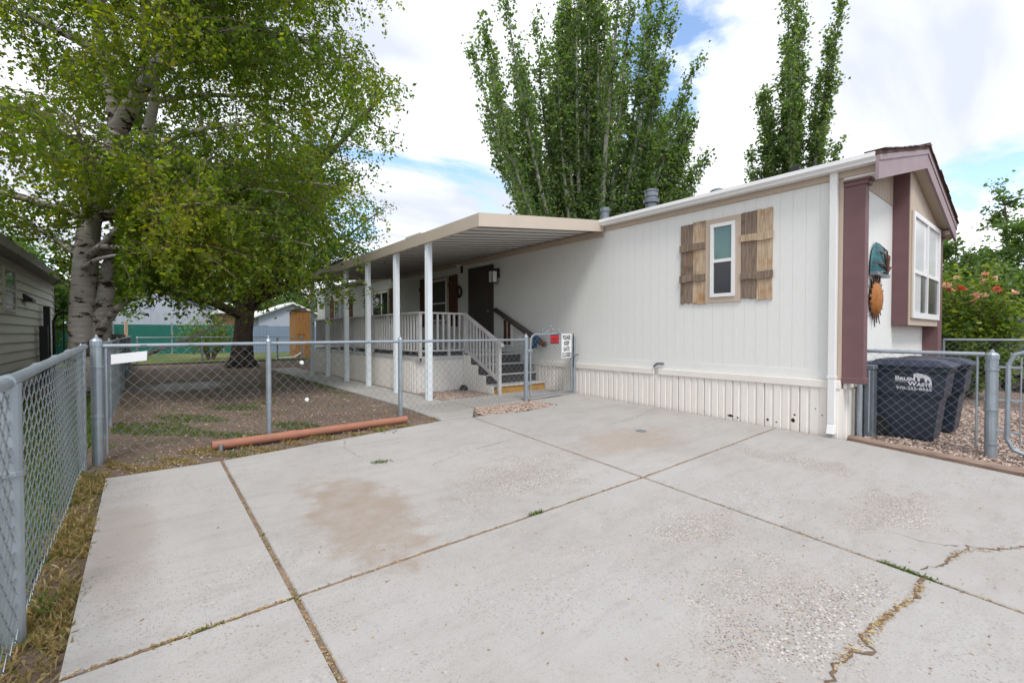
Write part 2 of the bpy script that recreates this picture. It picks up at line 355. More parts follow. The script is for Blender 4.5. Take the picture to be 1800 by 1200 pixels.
class MB:
    def __init__(s): s.v = []; s.f = []
    def poly(s, pts):
        i = len(s.v); s.v += [tuple(p) for p in pts]; s.f.append(tuple(range(i, i + len(pts)))); return s
    def box(s, x0, x1, y0, y1, z0, z1):
        i = len(s.v)
        s.v += [(x0, y0, z0), (x1, y0, z0), (x1, y1, z0), (x0, y1, z0), (x0, y0, z1), (x1, y0, z1), (x1, y1, z1), (x0, y1, z1)]
        s.f += [tuple(i + k for k in q) for q in ((3, 2, 1, 0), (4, 5, 6, 7), (0, 1, 5, 4), (1, 2, 6, 5), (2, 3, 7, 6), (3, 0, 4, 7))]
        return s
    def prism(s, pts, ext):
        """closed polygon pts (3D, planar) swept by vector ext"""
        i = len(s.v); n = len(pts); e = Vector(ext)
        s.v += [tuple(p) for p in pts] + [tuple(Vector(p) + e) for p in pts]
        s.f.append(tuple(range(i + n - 1, i - 1, -1))); s.f.append(tuple(range(i + n, i + 2 * n)))
        for k in range(n):
            j = (k + 1) % n
            s.f.append((i + k, i + j, i + n + j, i + n + k))
        return s
    def tube(s, pts, r, n=8, cap=True):
        pts = [Vector(p) for p in pts]; m = len(pts)
        rr = r if isinstance(r, (list, tuple)) else [r] * m
        i0 = len(s.v); up = None
        for k in range(m):
            t = (pts[min(k + 1, m - 1)] - pts[max(k - 1, 0)]).normalized()
            if up is None:
                up = Vector((0, 0, 1)) if abs(t.z) < 0.9 else Vector((1, 0, 0))
            a = t.cross(up); a = a.normalized() if a.length > 1e-6 else Vector((1, 0, 0)); b = t.cross(a).normalized(); up = -b if False else a.cross(t)
            for j in range(n):
                q = 2 * math.pi * j / n
                s.v.append(tuple(pts[k] + (a * math.cos(q) + b * math.sin(q)) * rr[k]))
        for k in range(m - 1):
            for j in range(n):
                j2 = (j + 1) % n
                s.f.append((i0 + k * n + j, i0 + (k + 1) * n + j, i0 + (k + 1) * n + j2, i0 + k * n + j2))
        if cap:
            s.f.append(tuple(i0 + j for j in range(n))); s.f.append(tuple(i0 + (m - 1) * n + j for j in reversed(range(n))))
        return s
    def lathe(s, c, prof, n=16):
        """profile [(r,z)] turned about the vertical axis through c"""
        i0 = len(s.v)
        for (r, z) in prof:
            for j in range(n):
                q = 2 * math.pi * j / n
                s.v.append((c[0] + r * math.cos(q), c[1] + r * math.sin(q), c[2] + z))
        for k in range(len(prof) - 1):
            for j in range(n):
                j2 = (j + 1) % n
                s.f.append((i0 + k * n + j, i0 + k * n + j2, i0 + (k + 1) * n + j2, i0 + (k + 1) * n + j))
        s.f.append(tuple(i0 + j for j in reversed(range(n)))); s.f.append(tuple(i0 + (len(prof) - 1) * n + j for j in range(n)))
        return s
    def mesh(s, name, mat, smooth=False):
        me = bpy.data.meshes.new(name); me.from_pydata(s.v, [], s.f); me.materials.append(mat)
        if smooth: me.polygons.foreach_set('use_smooth', [True] * len(me.polygons))
        me.update(); return me
    def build(s, name, mat, parent=None, smooth=False, bevel=0.0):
        return put(name, s.mesh(name, mat, smooth), parent, bevel=bevel)

def put(name, me, parent=None, loc=None, rot=None, bevel=0.0):
    o = bpy.data.objects.new(name, me); col.objects.link(o)
    if loc is not None: o.location = loc
    if rot is not None: o.rotation_euler = rot
    if parent is not None:
        o.parent = parent
        o.matrix_parent_inverse = inv(parent)
    if bevel:
        b = o.modifiers.new('bevel', 'BEVEL'); b.width = bevel; b.segments = 2; b.limit_method = 'ANGLE'
    return o
def inv(p):
    mw = Matrix.Identity(4)
    while p is not None:
        mw = Matrix.LocRotScale(p.location, p.rotation_euler, p.scale) @ mw if p.parent is None else p.matrix_parent_inverse @ Matrix.LocRotScale(p.location, p.rotation_euler, p.scale) @ mw
        p = p.parent
    return mw.inverted()
def tag(o, label=None, cat=None, group=None, kind=None):
    if label: o['label'] = label
    if cat: o['category'] = cat
    if group: o['group'] = group
    if kind: o['kind'] = kind
    return o
def thing(name, label, cat, loc, group=None):
    o = bpy.data.objects.new(name, None); col.objects.link(o); o.location = loc; o.empty_display_size = 0.2
    return tag(o, label, cat, group)
def text(body, size, mat, mw, name, parent, bold=0.0, spread=1.0, thick=0.0008):
    cu = bpy.data.curves.new(name, 'FONT'); cu.body = body; cu.size = size; cu.align_x = 'CENTER'; cu.align_y = 'CENTER'
    cu.offset = bold; cu.space_character = spread; cu.extrude = thick; cu.resolution_u = 3
    t = bpy.data.objects.new(name, cu); col.objects.link(t)
    bpy.context.view_layer.update()
    me = bpy.data.meshes.new_from_object(t.evaluated_get(bpy.context.evaluated_depsgraph_get()))
    bpy.data.objects.remove(t)
    me.transform(mw); me.materials.clear(); me.materials.append(mat)
    return put(name, me, parent)
def quads(name, V, mat, parent=None, rnd=None, nv=4):
    """V (N,nv,3) array of separate faces with a random value per face"""
    N = V.shape[0]
    me = bpy.data.meshes.new(name)
    me.vertices.add(N * nv); me.vertices.foreach_set('co', np.ascontiguousarray(V, dtype=np.float32).ravel())
    me.loops.add(N * nv); me.loops.foreach_set('vertex_index', np.arange(N * nv, dtype=np.int32))
    me.polygons.add(N); me.polygons.foreach_set('loop_start', np.arange(0, N * nv, nv, dtype=np.int32))
    me.polygons.foreach_set('loop_total', np.full(N, nv, dtype=np.int32))
    me.update(calc_edges=True)
    a = me.attributes.new('rnd', 'FLOAT', 'FACE')
    a.data.foreach_set('value', (rng.random(N) if rnd is None else rnd).astype(np.float32))
    me.materials.append(mat)
    return put(name, me, parent)
def unit(a): return a / np.maximum(np.linalg.norm(a, axis=1, keepdims=True), 1e-9)
def leaf_faces(P, size, hang=0.5, wid=0.62, var=0.35):
    """pointed leaf quads at P; hang pulls the tip downward"""
    N = len(P)
    d = rng.normal(size=(N, 3)); d[:, 2] = d[:, 2] * 0.6 - hang; d = unit(d)
    s = unit(np.cross(d, rng.normal(size=(N, 3))))
    L = size * (1 + var * rng.normal(size=(N, 1))).clip(0.45, 1.7)
    n = np.cross(d, s)
    V = np.empty((N, 4, 3))
    V[:, 0] = P; V[:, 2] = P + d * L
    mid = P + d * L * 0.42 + n * L * 0.06
    V[:, 1] = mid + s * L * wid * 0.5; V[:, 3] = mid - s * L * wid * 0.5
    return V
def blades(P, h, w, lean=0.5):
    N = len(P)
    d = rng.normal(size=(N, 3)) * lean; d[:, 2] = 1.0; d = unit(d)
    s = unit(np.cross(d, rng.normal(size=(N, 3))))
    L = h * rng.uniform(0.4, 1.3, (N, 1))
    dd = d + rng.normal(size=(N, 3)) * lean * 0.5; dd[:, 2] = np.abs(dd[:, 2]) * 0.7; dd = unit(dd)
    V = np.empty((N, 4, 3))
    V[:, 0] = P - s * w; V[:, 1] = P + s * w
    V[:, 2] = P + d * L * 0.6 + dd * L * 0.4 + s * w * 0.25; V[:, 3] = P + d * L * 0.55 - s * w * 0.7
    return V
def gzv(y): return 0.027 * (np.clip(y, -2.0, 6.7) - 2.0)
def stones(name, P, size, mat, parent=None):
    """octahedral pebbles joined in one mesh"""
    N = len(P); o = np.array([(1, 0, 0), (0, 1, 0), (-1, 0, 0), (0, -1, 0), (0, 0, 0.75), (0, 0, -0.6)], float)
    an = rng.uniform(0, 6.28, N); S = size * rng.uniform(0.5, 1.5, (N, 3)); S[:, 2] *= 0.7
    V = o[None] * S[:, None]; V = V + rng.normal(size=V.shape) * size * 0.12
    c, s_ = np.cos(an)[:, None], np.sin(an)[:, None]
    x = V[..., 0] * c - V[..., 1] * s_; y = V[..., 0] * s_ + V[..., 1] * c
    V = np.stack([x, y, V[..., 2]], -1) + P[:, None]
    F = np.array([(0, 1, 4), (1, 2, 4), (2, 3, 4), (3, 0, 4), (1, 0, 5), (2, 1, 5), (3, 2, 5), (0, 3, 5)])
    T = V[:, F].reshape(-1, 3, 3)
    return quads(name, T, mat, parent, np.repeat(rng.random(N), 8), 3)

# ================================================================== the setting
def sheet(name, xs, ys, dz, mat, label=None):
    m = MB(); nx, ny = len(xs), len(ys)
    for y in ys:
        for x in xs: m.v.append((x, y, gz(y) + dz))
    for j in range(ny - 1):
        for i in range(nx - 1):
            a = j * nx + i; m.f.append((a, a + 1, a + 1 + nx, a + nx))
    return tag(m.build(name, mat), kind='structure')
YS = [-400, -2, 0, 2, 4, 6.7, 12, 24, 60, 400]
sheet('ground', [-400, -20, 0, 10, 30, 400], YS, -0.035, M['soil'])
sheet('back_lawn', [-14, 0, 6, 30], [23.9, 30, 44], -0.012, M['lawn'])
sheet('side_lawn', [-2.2, -0.5], [-2, 0, 2, 4, 6.7, 12.2], -0.014, M['lawn'])
sheet('gravel_yard', [7.3, 14, 40], [-6, -2, 0, 1.9], -0.012, M['gravel'])
sheet('gravel_bed', [4.35, 5.72], [7.62, 8.9], -0.012, M['gravel'])
sheet('gravel_island', [4.1, 5.85], [5.7, 6.7], -0.022, M['gravel'])

drive = tag(bpy.data.objects.new('driveway', None), kind='structure'); col.objects.link(drive)
def slab(pts, name='slab', parent=drive, th=0.09, top=0.0):
    m = MB()
    # chamfered edge: inset top ring
    c = Vector((sum(p[0] for p in pts) / len(pts), sum(p[1] for p in pts) / len(pts), 0))
    n = len(pts); i0 = 0
    for (k, dz) in ((0.0, -th), (0.0, -0.008), (1.0, 0.0)):
        for p in pts:
            q = Vector((p[0], p[1], 0)); d = c - q; q = q + d.normalized() * 0.010 * k
            m.v.append((q.x, q.y, gz(q.y) + top + dz))
    for r_ in range(2):
        for k in range(n):
            j = (k + 1) % n; m.f.append((r_ * n + k, r_ * n + j, (r_ + 1) * n + j, (r_ + 1) * n + k))
    m.f.append(tuple(range(2 * n, 3 * n)))
    return m.build(name, M['concrete'], parent)
g = 0.014
slab([(-0.28, 2.545 + g), (0.61 - g, 2.57 + g), (0.61 - g, 5.50), (-0.28, 5.49)])
slab([(0.61 + g, 2.57 + g), (3.73 - g, 2.605 + g), (3.96 - g, 5.86), (3.44, 5.90), (2.2, 5.72), (0.61 + g, 5.50)])
slab([(3.73 + g, 2.605 + g), (7.19, 2.735 + g), (7.19, 6.62), (5.72, 6.52), (5.86, 5.90), (4.98, 5.77), (4.15, 5.86), (3.96 + g, 5.86)])
slab([(-0.28, -1.2), (0.60 - g, -1.2), (0.61 - g, 2.57 - g), (-0.28, 2.545 - g)])
slab([(0.60 + g, -1.2), (3.44 - g, -1.2), (3.73 - g, 2.605 - g), (0.61 + g, 2.57 - g)])
slab([(3.44 + g, -1.2), (6.62, -1.2), (6.90, 0.30), (7.19, 1.86), (7.19, 2.735 - g), (3.73 + g, 2.605 - g)])
slab([(-0.28, -4.6), (3.2 - g, -4.6), (3.44 - g, -1.2 - 2 * g), (-0.28, -1.2 - 2 * g)])
slab([(3.2 + g, -4.6), (6.1, -4.6), (6.62, -1.2 - 2 * g), (3.44 + g, -1.2 - 2 * g)])
sheet('street', [-200, 0, 200], [-14, -4.7], -0.02, pm('asphalt', (0.055, 0.055, 0.057), 0.2, 2, 0.9, fine=90, bmp=0.5))
walk = tag(bpy.data.objects.new('walkway', None), kind='structure'); col.objects.link(walk)
slab([(3.46, 5.95), (4.0, 5.92), (4.42, 6.50), (4.42, 7.58), (3.52, 7.58)], 'path_slab', walk)
slab([(4.45, 6.52), (5.70, 6.55), (5.70, 7.58), (4.45, 7.58)], 'path_slab', walk)
slab([(5.73, 6.66), (7.19, 6.66), (7.19, 7.66), (5.73, 7.66)], 'path_slab', walk)
y = 7.61
while y < 17.5:
    slab([(3.54, y), (4.42, y), (4.42, y + 1.17), (3.54, y + 1.17)], 'path_slab', walk); y += 1.2

def crack(pts, w):
    m = MB(); L = []; Rr = []
    dense = []
    for a, b in zip(pts[:-1], pts[1:]):
        a = Vector((*a, 0)); b = Vector((*b, 0)); k = max(2, int((b - a).length / 0.03))
        for i in range(k): dense.append(a.lerp(b, i / k))
    dense.append(Vector((*pts[-1], 0)))
    for i, p in enumerate(dense):
        t = (dense[min(i + 1, len(dense) - 1)] - dense[max(i - 1, 0)]).normalized(); s = Vector((-t.y, t.x, 0))
        p = p + s * random.uniform(-1, 1) * 0.016
        ww = w * random.choice((0.25, 0.4, 0.7, 1.0, 1.6)) * (0.3 if i in (0, len(dense) - 1) else 1)
        for q in (p - s * ww, p + s * ww): m.v.append((q.x, q.y, gz(q.y) + 0.004))
    for i in range(len(dense) - 1): m.f.append((2 * i, 2 * i + 1, 2 * i + 3, 2 * i + 2))
    return m.build('crack', M['crack'], drive)
crack([(3.60, 0.52), (3.48, 0.53), (3.27, 0.53), (2.96, 0.57), (2.78, 0.60), (2.67, 0.62), (2.62, 0.60), (2.56, 0.54), (2.47, 0.61), (2.31, 0.63), (2.18, 0.61), (1.95, 0.5)], 0.008)
crack([(3.66, 0.56), (3.96, 0.48), (4.20, 0.45), (4.33, 0.43), (4.40, 0.32), (4.59, 0.21), (4.9, 0.05), (5.3, -0.05)], 0.006)
crack([(4.17, 0.85), (4.17, 0.71), (4.18, 0.59), (4.28, 0.46)], 0.003)
crack([(7.15, 4.72), (7.01, 4.66), (6.39, 4.46), (5.78, 4.34), (5.37, 4.29)], 0.0025)
crack([(1.91, 5.65), (1.76, 5.18), (1.80, 4.72)], 0.002)
crack([(2.27, 4.09), (2.65, 4.27), (3.11, 4.37), (3.60, 4.44)], 0.002)
def fill(pts, w):
    m = MB(); dense = []
    for a_, b_ in zip(pts[:-1], pts[1:]):
        a_ = Vector((*a_, 0)); b_ = Vector((*b_, 0)); k = max(2, int((b_ - a_).length / 0.06))
        for i in range(k): dense.append(a_.lerp(b_, i / k))
    dense.append(Vector((*pts[-1], 0)))
    for i, p in enumerate(dense):
        t = (dense[min(i + 1, len(dense) - 1)] - dense[max(i - 1, 0)]).normalized(); s = Vector((-t.y, t.x, 0))
        wa, wb = w * random.uniform(0.75, 1.0), w * random.uniform(0.75, 1.0)
        for q in (p - s * wa, p + s * wb): m.v.append((q.x, q.y, gz(q.y) - random.uniform(0.003, 0.016)))
    for i in range(len(dense) - 1): m.f.append((2 * i, 2 * i + 1, 2 * i + 3, 2 * i + 2))
    return m.build('joint_fill', M['joint'], drive)
fill([(0.61, 5.49), (0.61, 2.6), (0.605, -1.2)], 0.0155)
fill([(3.955, 5.85), (3.73, 2.605), (3.44, -1.2)], 0.0155)
fill([(-0.27, 2.545), (0.58, 2.569)], 0.0155); fill([(0.64, 2.571), (3.69, 2.604)], 0.0155); fill([(3.76, 2.606), (7.18, 2.735)], 0.0155)

# ================================================================== the manufactured home
WX = 7.25; Y0 = 1.95; Y1 = 25.5; XR = 12.70
home = thing('manufactured_home', 'long white mobile home with plum corner pilasters and weathered wood shutters', 'house', (10.0, 13.7, 0.1))
MB().box(WX + 0.0035, XR - 0.02, Y0 + 0.0035, Y1, 0.12, 3.5).build('wall', M['backing'], home)
# vertical siding boards
W = 0.168
bm = MB().box(0, 0.018, 0.0014, W - 0.0014, 0.77, 3.452).mesh('siding_board', M['siding'])
y = Y0 + 0.10
while y + W < Y1:
    put('siding_board', bm, home, (WX, y, 0)); y += W
MB().box(WX - 0.004, WX + 0.018, Y0, Y0 + 0.10, 0.77, 3.452).build('corner_trim', M['tan'], home)
MB().box(WX - 0.006, WX + 0.014, Y0 + 0.105, Y1, 0.775, 0.90).build('bottom_board', M['siding'], home)
# skirting panels with ribs
def skirt_panel(L, ribs, h):
    m = MB(); prof = []; p = L / ribs
    for i in range(ribs):
        a = i * p
        prof += [(0.0, a + 0.004), (-0.016, a + 0.012), (-0.016, a + p * 0.42), (0.0, a + p * 0.50), (0.0, a + p * 0.55), (-0.011, a + p * 0.62), (-0.011, a + p * 0.93)]
    prof.append((0.0, L - 0.001))
    for (x, yy) in prof: m.v += [(x, yy, 0), (x, yy, h)]
    for i in range(len(prof) - 1): m.f.append((2 * i, 2 * i + 2, 2 * i + 3, 2 * i + 1))
    return m.mesh('skirting_panel', M['skirt'])
skp = skirt_panel(0.47, 2, 0.86)
y = Y0 + 0.02
while y + 0.47 < Y1:
    if y < 8.0 or y > 16.5: put('skirting_panel', skp, home, (WX - 0.012, y, -0.2))
    y += 0.472
# end skirting
y = WX + 0.02
while y + 0.47 < XR:
    put('skirting_panel', skp, home, (y, Y0 - 0.012, -0.2), (0, 0, R(-90)) if False else (0, 0, R(90))).location = (y + 0.47, Y0 - 0.012, -0.2); y += 0.472
MB().box(WX - 0.02, WX + 0.03, Y0 - 0.022, Y0 + 0.03, -0.1, 0.66).build('skirting_corner', M['skirt'], home)
for a, b in ((Y0 + 0.0, 4.72), (4.80, 8.75), (16.8, Y1)):
    MB().box(WX - 0.045, WX - 0.008, a, b, 0.655, 0.772).build('skirting_cap', M['skirt'], home, bevel=0.012)
MB().box(WX + 0.03, XR, Y0 - 0.05, Y0 - 0.008, 0.655, 0.772).build('skirting_cap', M['skirt'], home, bevel=0.012)
for (hy, hz, hw, hh) in ((3.42, 0.10, 0.05, 0.022), (3.30, 0.085, 0.02, 0.012), (2.86, 0.12, 0.018, 0.02), (2.74, 0.10, 0.015, 0.012), (2.52, 0.16, 0.03, 0.035), (2.50, 0.24, 0.018, 0.015), (2.24, 0.36, 0.010, 0.010), (2.16, 0.28, 0.010, 0.010)):
    MB().prism([(WX - 0.0285, hy + hw * a, hz + hh * b) for a, b in ((-1, -0.3), (-0.3, -1), (0.5, -0.7), (1, 0.1), (0.3, 0.6), (-0.2, 1), (-0.7, 0.4))], (0.001, 0, 0)).build('rust_hole', M['rubber'], home)
# eave trim, gutter, downspout
MB().box(WX - 0.03, WX + 0.016, Y0 - 0.36, Y1, 3.455, 3.60).build('eave_trim', M['tan'], home)
gp = [(7.06, 3.655), (7.055, 3.60), (7.085, 3.565), (7.09, 3.54), (7.215, 3.54), (7.215, 3.66), (7.205, 3.66), (7.205, 3.55), (7.10, 3.55), (7.095, 3.575), (7.067, 3.605), (7.072, 3.655)]
MB().prism([(x, 1.58, z) for x, z in gp], (0, 4.40, 0)).build('gutter', M['white'], home)
MB().prism([(x, 16.3, z) for x, z in gp], (0, 9.2, 0)).build('gutter', M['white'], home)
d = MB().box(WX - 0.085, WX - 0.010, 2.00, 2.09, 0.18, 3.545)
d.prism([(WX - 0.085, 2.0, 0.18), (WX - 0.010, 2.0, 0.18), (WX - 0.02, 2.0, 0.05), (WX - 0.12, 2.0, 0.05)], (0, 0.09, 0))
ds = d.build('downspout', M['white'], home, bevel=0.008)
MB().box(WX - 0.118, WX - 0.028, 2.012, 2.078, 0.046, 0.052).build('downspout_mouth', M['dark_metal'], ds)
MB().box(WX - 0.09, WX - 0.004, 1.995, 2.095, 0.80, 0.83).build('strap', M['white'], ds)
# roof
RX = 9.98; RZ = 4.45; EZ = 3.665; XE = 12.98
def roofz(x): return RZ - (RZ - EZ) * (abs(x - RX) / (RX - 7.10))
rm = MB().prism([(7.10, 1.53, EZ), (RX, 1.53, RZ), (XE, 1.53, roofz(XE)), (XE, 1.53, roofz(XE) - 0.05), (RX, 1.53, RZ - 0.05), (7.10, 1.53, EZ - 0.05)], (0, Y1 + 0.3 - 1.53, 0))
roof = rm.build('roof', M['roof'], home)
# ragged shingle tabs along the rake edge and ridge
tab = MB().box(0, 0.30, -0.018, 0.20, 0, 0.014).mesh('shingle', M['roof'])
sl = math.atan((RZ - EZ) / (RX - 7.10))
x = 7.12
while x < RX - 0.02:
    put('shingle', tab, roof, (x, 1.52 + random.uniform(-0.015, 0.01), roofz(x) + 0.003 + random.uniform(0, 0.006)), (0, -sl + random.uniform(0.0, 0.03), 0)); x += 0.27
x = RX + 0.02
while x < XE - 0.2:
    put('shingle', tab, roof, (x, 1.52 + random.uniform(-0.015, 0.01), roofz(x) + 0.006 + random.uniform(0, 0.006)), (0, sl - random.uniform(0.0, 0.03), 0)); x += 0.27
rc = MB().prism([(-0.16, 0, -0.04), (0, 0, 0.012), (0.16, 0, -0.04), (0.16, 0, -0.02), (0, 0, 0.035), (-0.16, 0, -0.02)], (0, 0.26, 0)).mesh('ridge_shingle', M['roof'])
y = 1.51
for i in range(40):
    put('ridge_shingle', rc, roof, (RX, y, RZ + 0.012 + random.uniform(0, 0.008)), (random.uniform(0.01, 0.04), 0, 0)); y += 0.245
# rake boards and soffit
def rake(x0, x1, h, y_, th, mat, nm, off=0.0):
    p = [(x0, y_, roofz(x0) - 0.052 - off), (x1, y_, roofz(x1) - 0.052 - off), (x1, y_, roofz(x1) - 0.052 - off - h), (x0, y_, roofz(x0) - 0.052 - off - h)]
    return MB().prism(p, (0, th, 0)).build(nm, mat, home)
rake(7.09, RX, 0.30, 1.545, 0.035, M['purple_lt'], 'rake_board')
rake(RX + 0.001, XE - 0.01, 0.30, 1.545, 0.035, M['purple_lt'], 'rake_board')
rake(7.09, RX, 0.07, 1.532, 0.012, M['purple_lt'], 'rake_moulding')
rake(RX + 0.001, XE - 0.01, 0.07, 1.532, 0.012, M['purple_lt'], 'rake_moulding')
rake(7.22, RX, 0.025, 1.582, Y0 - 1.582, M['beige'], 'soffit', 0.22)
rake(RX + 0.001, XE - 0.02, 0.025, 1.582, Y0 - 1.582, M['beige'], 'soffit', 0.22)
MB().box(7.23, 7.42, 1.585, Y0 - 0.004, 3.41, 3.452).build('eave_return', M['white'], home)
MB().box(12.45, 12.96, 1.585, Y0 + 0.2, 3.37, 3.45).build('eave_return', M['beige'], home)
# end wall boards: white below, tan above
y = WX + 0.02
wb = MB().box(0.0014, W - 0.0014, 0, 0.018, 0.77, 3.53).mesh('siding_board', M['siding'])
while y + W < 12.5:
    put('siding_board', wb, home, (y, Y0, 0))
    if y < 9.85:
        MB().prism([(y + 0.004, Y0 - 0.006, 3.535), (y + W - 0.004, Y0 - 0.006, 3.535), (y + W - 0.004, Y0 - 0.006, roofz(y + W) - 0.24), (y + 0.004, Y0 - 0.006, roofz(y) - 0.24)], (0, 0.02, 0)).build('gable_board', M['tan2'], home)
    y += W
# pilasters with caps
for (a, b) in ((WX - 0.006, 7.40), (12.34, 12.72)):
    p = MB().box(a, b, 1.71, Y0 - 0.002, 0.80, 3.34).build('pilaster', M['purple'], home, bevel=0.006)
    MB().box(a - 0.02, b + 0.02, 1.69, Y0 - 0.002, 0.74, 0.82).build('pilaster_base', M['purple'], p, bevel=0.008)
    MB().box(a - 0.02, b + 0.025, 1.68, Y0 - 0.002, 3.33, 3.38).build('pilaster_cap', M['purple'], p, bevel=0.006)
    MB().box(a - 0.035, b + 0.045, 1.655, Y0 - 0.002, 3.381, 3.41).build('pilaster_cap', M['purple'], p, bevel=0.006)
# the boxed bay with its double window
BX0, BX1, BY, BZ = 9.82, 12.33, 1.722, 1.54
MB().prism([(BX0, BY + 0.012, BZ), (BX0, Y0 - 0.003, BZ), (BX0, Y0 - 0.003, roofz(BX0) - 0.25), (BX0, BY + 0.012, roofz(BX0) - 0.25)], (0.02, 0, 0)).build('bay_side', M['purple'], home)
MB().box(BX0 + 0.02, BX1, BY + 0.02, Y0 - 0.003, BZ, BZ + 0.02).build('bay_floor', M['purple'], home)
x = BX0
k = 0
while x + 0.18 < BX1 + 0.05:
    x2 = min(x + 0.18, BX1)
    MB().prism([(x + 0.003, BY, 3.42), (x2 - 0.003, BY, 3.42), (x2 - 0.003, BY, max(3.44, roofz(x2) - 0.25)), (x + 0.003, BY, max(3.44, roofz(x) - 0.25))], (0, 0.02, 0)).build('bay_board', M['tan2'], home)
    MB().box(x + 0.003, x2 - 0.003, BY, BY + 0.02, BZ, 1.70).build('bay_board', M['tan2'], home)
    x += 0.18
MB().box(BX0 + 0.004, 9.96, BY, BY + 0.02, 1.70, 3.42).build('bay_board', M['tan2'], home)
win = MB().box(9.96, 12.31, BY - 0.035, BY + 0.015, 1.66, 1.76).box(9.96, 12.31, BY - 0.035, BY + 0.015, 3.36, 3.44).box(9.96, 10.05, BY - 0.035, BY + 0.015, 1.76, 3.36).box(12.22, 12.31, BY - 0.035, BY + 0.015, 1.76, 3.36).build('window', M['white'], home)
MB().box(9.90, 9.958, BY - 0.02, BY + 0.018, 1.66, 3.44).build('casing', M['tan'], win)
MB().box(11.10, 11.17, BY - 0.034, BY + 0.012, 1.762, 3.358).build('mullion', M['white'], win)
for (a, b) in ((10.052, 11.098), (11.172, 12.218)):
    MB().box(a, b, BY - 0.028, BY + 0.012, 2.42, 2.48).build('sash_rail', M['white'], win)
    MB().box(a, b, BY - 0.005, BY, 2.482, 3.358).build('pane', M['glass_sky'], win)
MB().box(10.052, 10.70, BY - 0.003, BY + 0.002, 1.762, 2.418).build('pane', M['glass_sky'], win)
MB().box(10.702, 11.098, BY - 0.002, BY + 0.003, 1.762, 2.418).build('pane', M['glass_grey'], win)
MB().box(11.172, 12.218, BY - 0.003, BY + 0.002, 1.762, 2.418).build('pane', M['glass_grey'], win)

# side window with shutters
def side_window(y0, y1, z0, z1, split, case, top, bot, slider=False, cw=0.075, cmat='tan'):
    w = MB().box(WX - 0.045, WX - 0.001, y0, y0 + 0.055, z0, z1).box(WX - 0.045, WX - 0.001, y1 - 0.055, y1, z0, z1).box(WX - 0.045, WX - 0.001, y0 + 0.055, y1 - 0.055, z0, z0 + 0.055).box(WX - 0.045, WX - 0.001, y0 + 0.055, y1 - 0.055, z1 - 0.055, z1).build('window', M['white'], home)
    if case:
        MB().box(WX - 0.028, WX - 0.0015, y0 - cw, y0 - 0.002, z0 - cw, z1 + cw).box(WX - 0.028, WX - 0.0015, y1 + 0.002, y1 + cw, z0 - cw, z1 + cw).box(WX - 0.028, WX - 0.0015, y0 - 0.002, y1 + 0.002, z0 - cw, z0 - 0.002).box(WX - 0.028, WX - 0.0015, y0 - 0.002, y1 + 0.002, z1 + 0.002, z1 + cw).build('casing', M[cmat], w)
    a, b, c, e = y0 + 0.056, y1 - 0.056, z0 + 0.056, z1 - 0.056
    if slider:
        MB().box(WX - 0.04, WX - 0.004, split - 0.03, split + 0.03, c, e).build('sash_rail', M['white'], w)
        MB().box(WX - 0.022, WX - 0.016, a, split - 0.031, c, e).build('pane', M[top], w)
        MB().box(WX - 0.018, WX - 0.012, split + 0.031, b, c, e).build('pane', M[bot], w)
    else:
        MB().box(WX - 0.04, WX - 0.004, a, b, split - 0.025, split + 0.025).build('sash_rail', M['white'], w)
        MB().box(WX - 0.018, WX - 0.012, a, b, split + 0.026, e).build('pane', M[top], w)
        MB().box(WX - 0.024, WX - 0.018, a, b, c, split - 0.026).build('pane', M[bot], w)
    return w
side_window(3.36, 3.76, 1.99, 3.17, 2.57, True, 'glass_teal', 'glass_grey', cw=0.085)
def plank(y0, y1, z0, z1, x0, th, mat, parent, nm='plank'):
    """board with uneven sawn ends and a few split corners"""
    n = 7; top = []; bot = []
    for i in range(n):
        t = y0 + (y1 - y0) * i / (n - 1)
        top.append((x0, t, z1 + random.uniform(-0.006, 0.006))); bot.append((x0, t, z0 + random.uniform(-0.012, 0.014)))
    return MB().prism(bot + top[::-1], (-th, 0, 0)).build(nm, mat, parent, bevel=0.003)
def shutter(y0, y1, z0, z1, mats, battens, x=WX - 0.002):
    s = bpy.data.objects.new('shutter', None); col.objects.link(s); s.location = (x, (y0 + y1) / 2, z0)
    s.parent = home; s.matrix_parent_inverse = inv(home)
    ym = (y0 + y1) / 2
    plank(y0, ym - 0.002, z0 + random.uniform(-.02, .02), z1 + random.uniform(-.02, .02), x, 0.022, mats[0], s)
    plank(ym + 0.002, y1, z0 + random.uniform(-.02, .02), z1 + random.uniform(-.02, .02), x, 0.022, mats[1], s)
    for (zb, mt) in battens:
        o = random.uniform(-0.012, 0.012)
        plank(y0 - 0.012 + o, y1 + 0.010 + o, zb - 0.058, zb + 0.058, x - 0.0225, 0.022, mt, s, 'batten')
    return s
G_, T_ = M['wood_grey'], M['wood_tan']
shutter(2.82, 3.268, 1.92, 3.27, (T_, G_), ((2.86, T_), (2.28, G_)))
shutter(3.852, 4.295, 1.91, 3.25, (T_, G_), ((2.85, G_), (2.33, G_)))
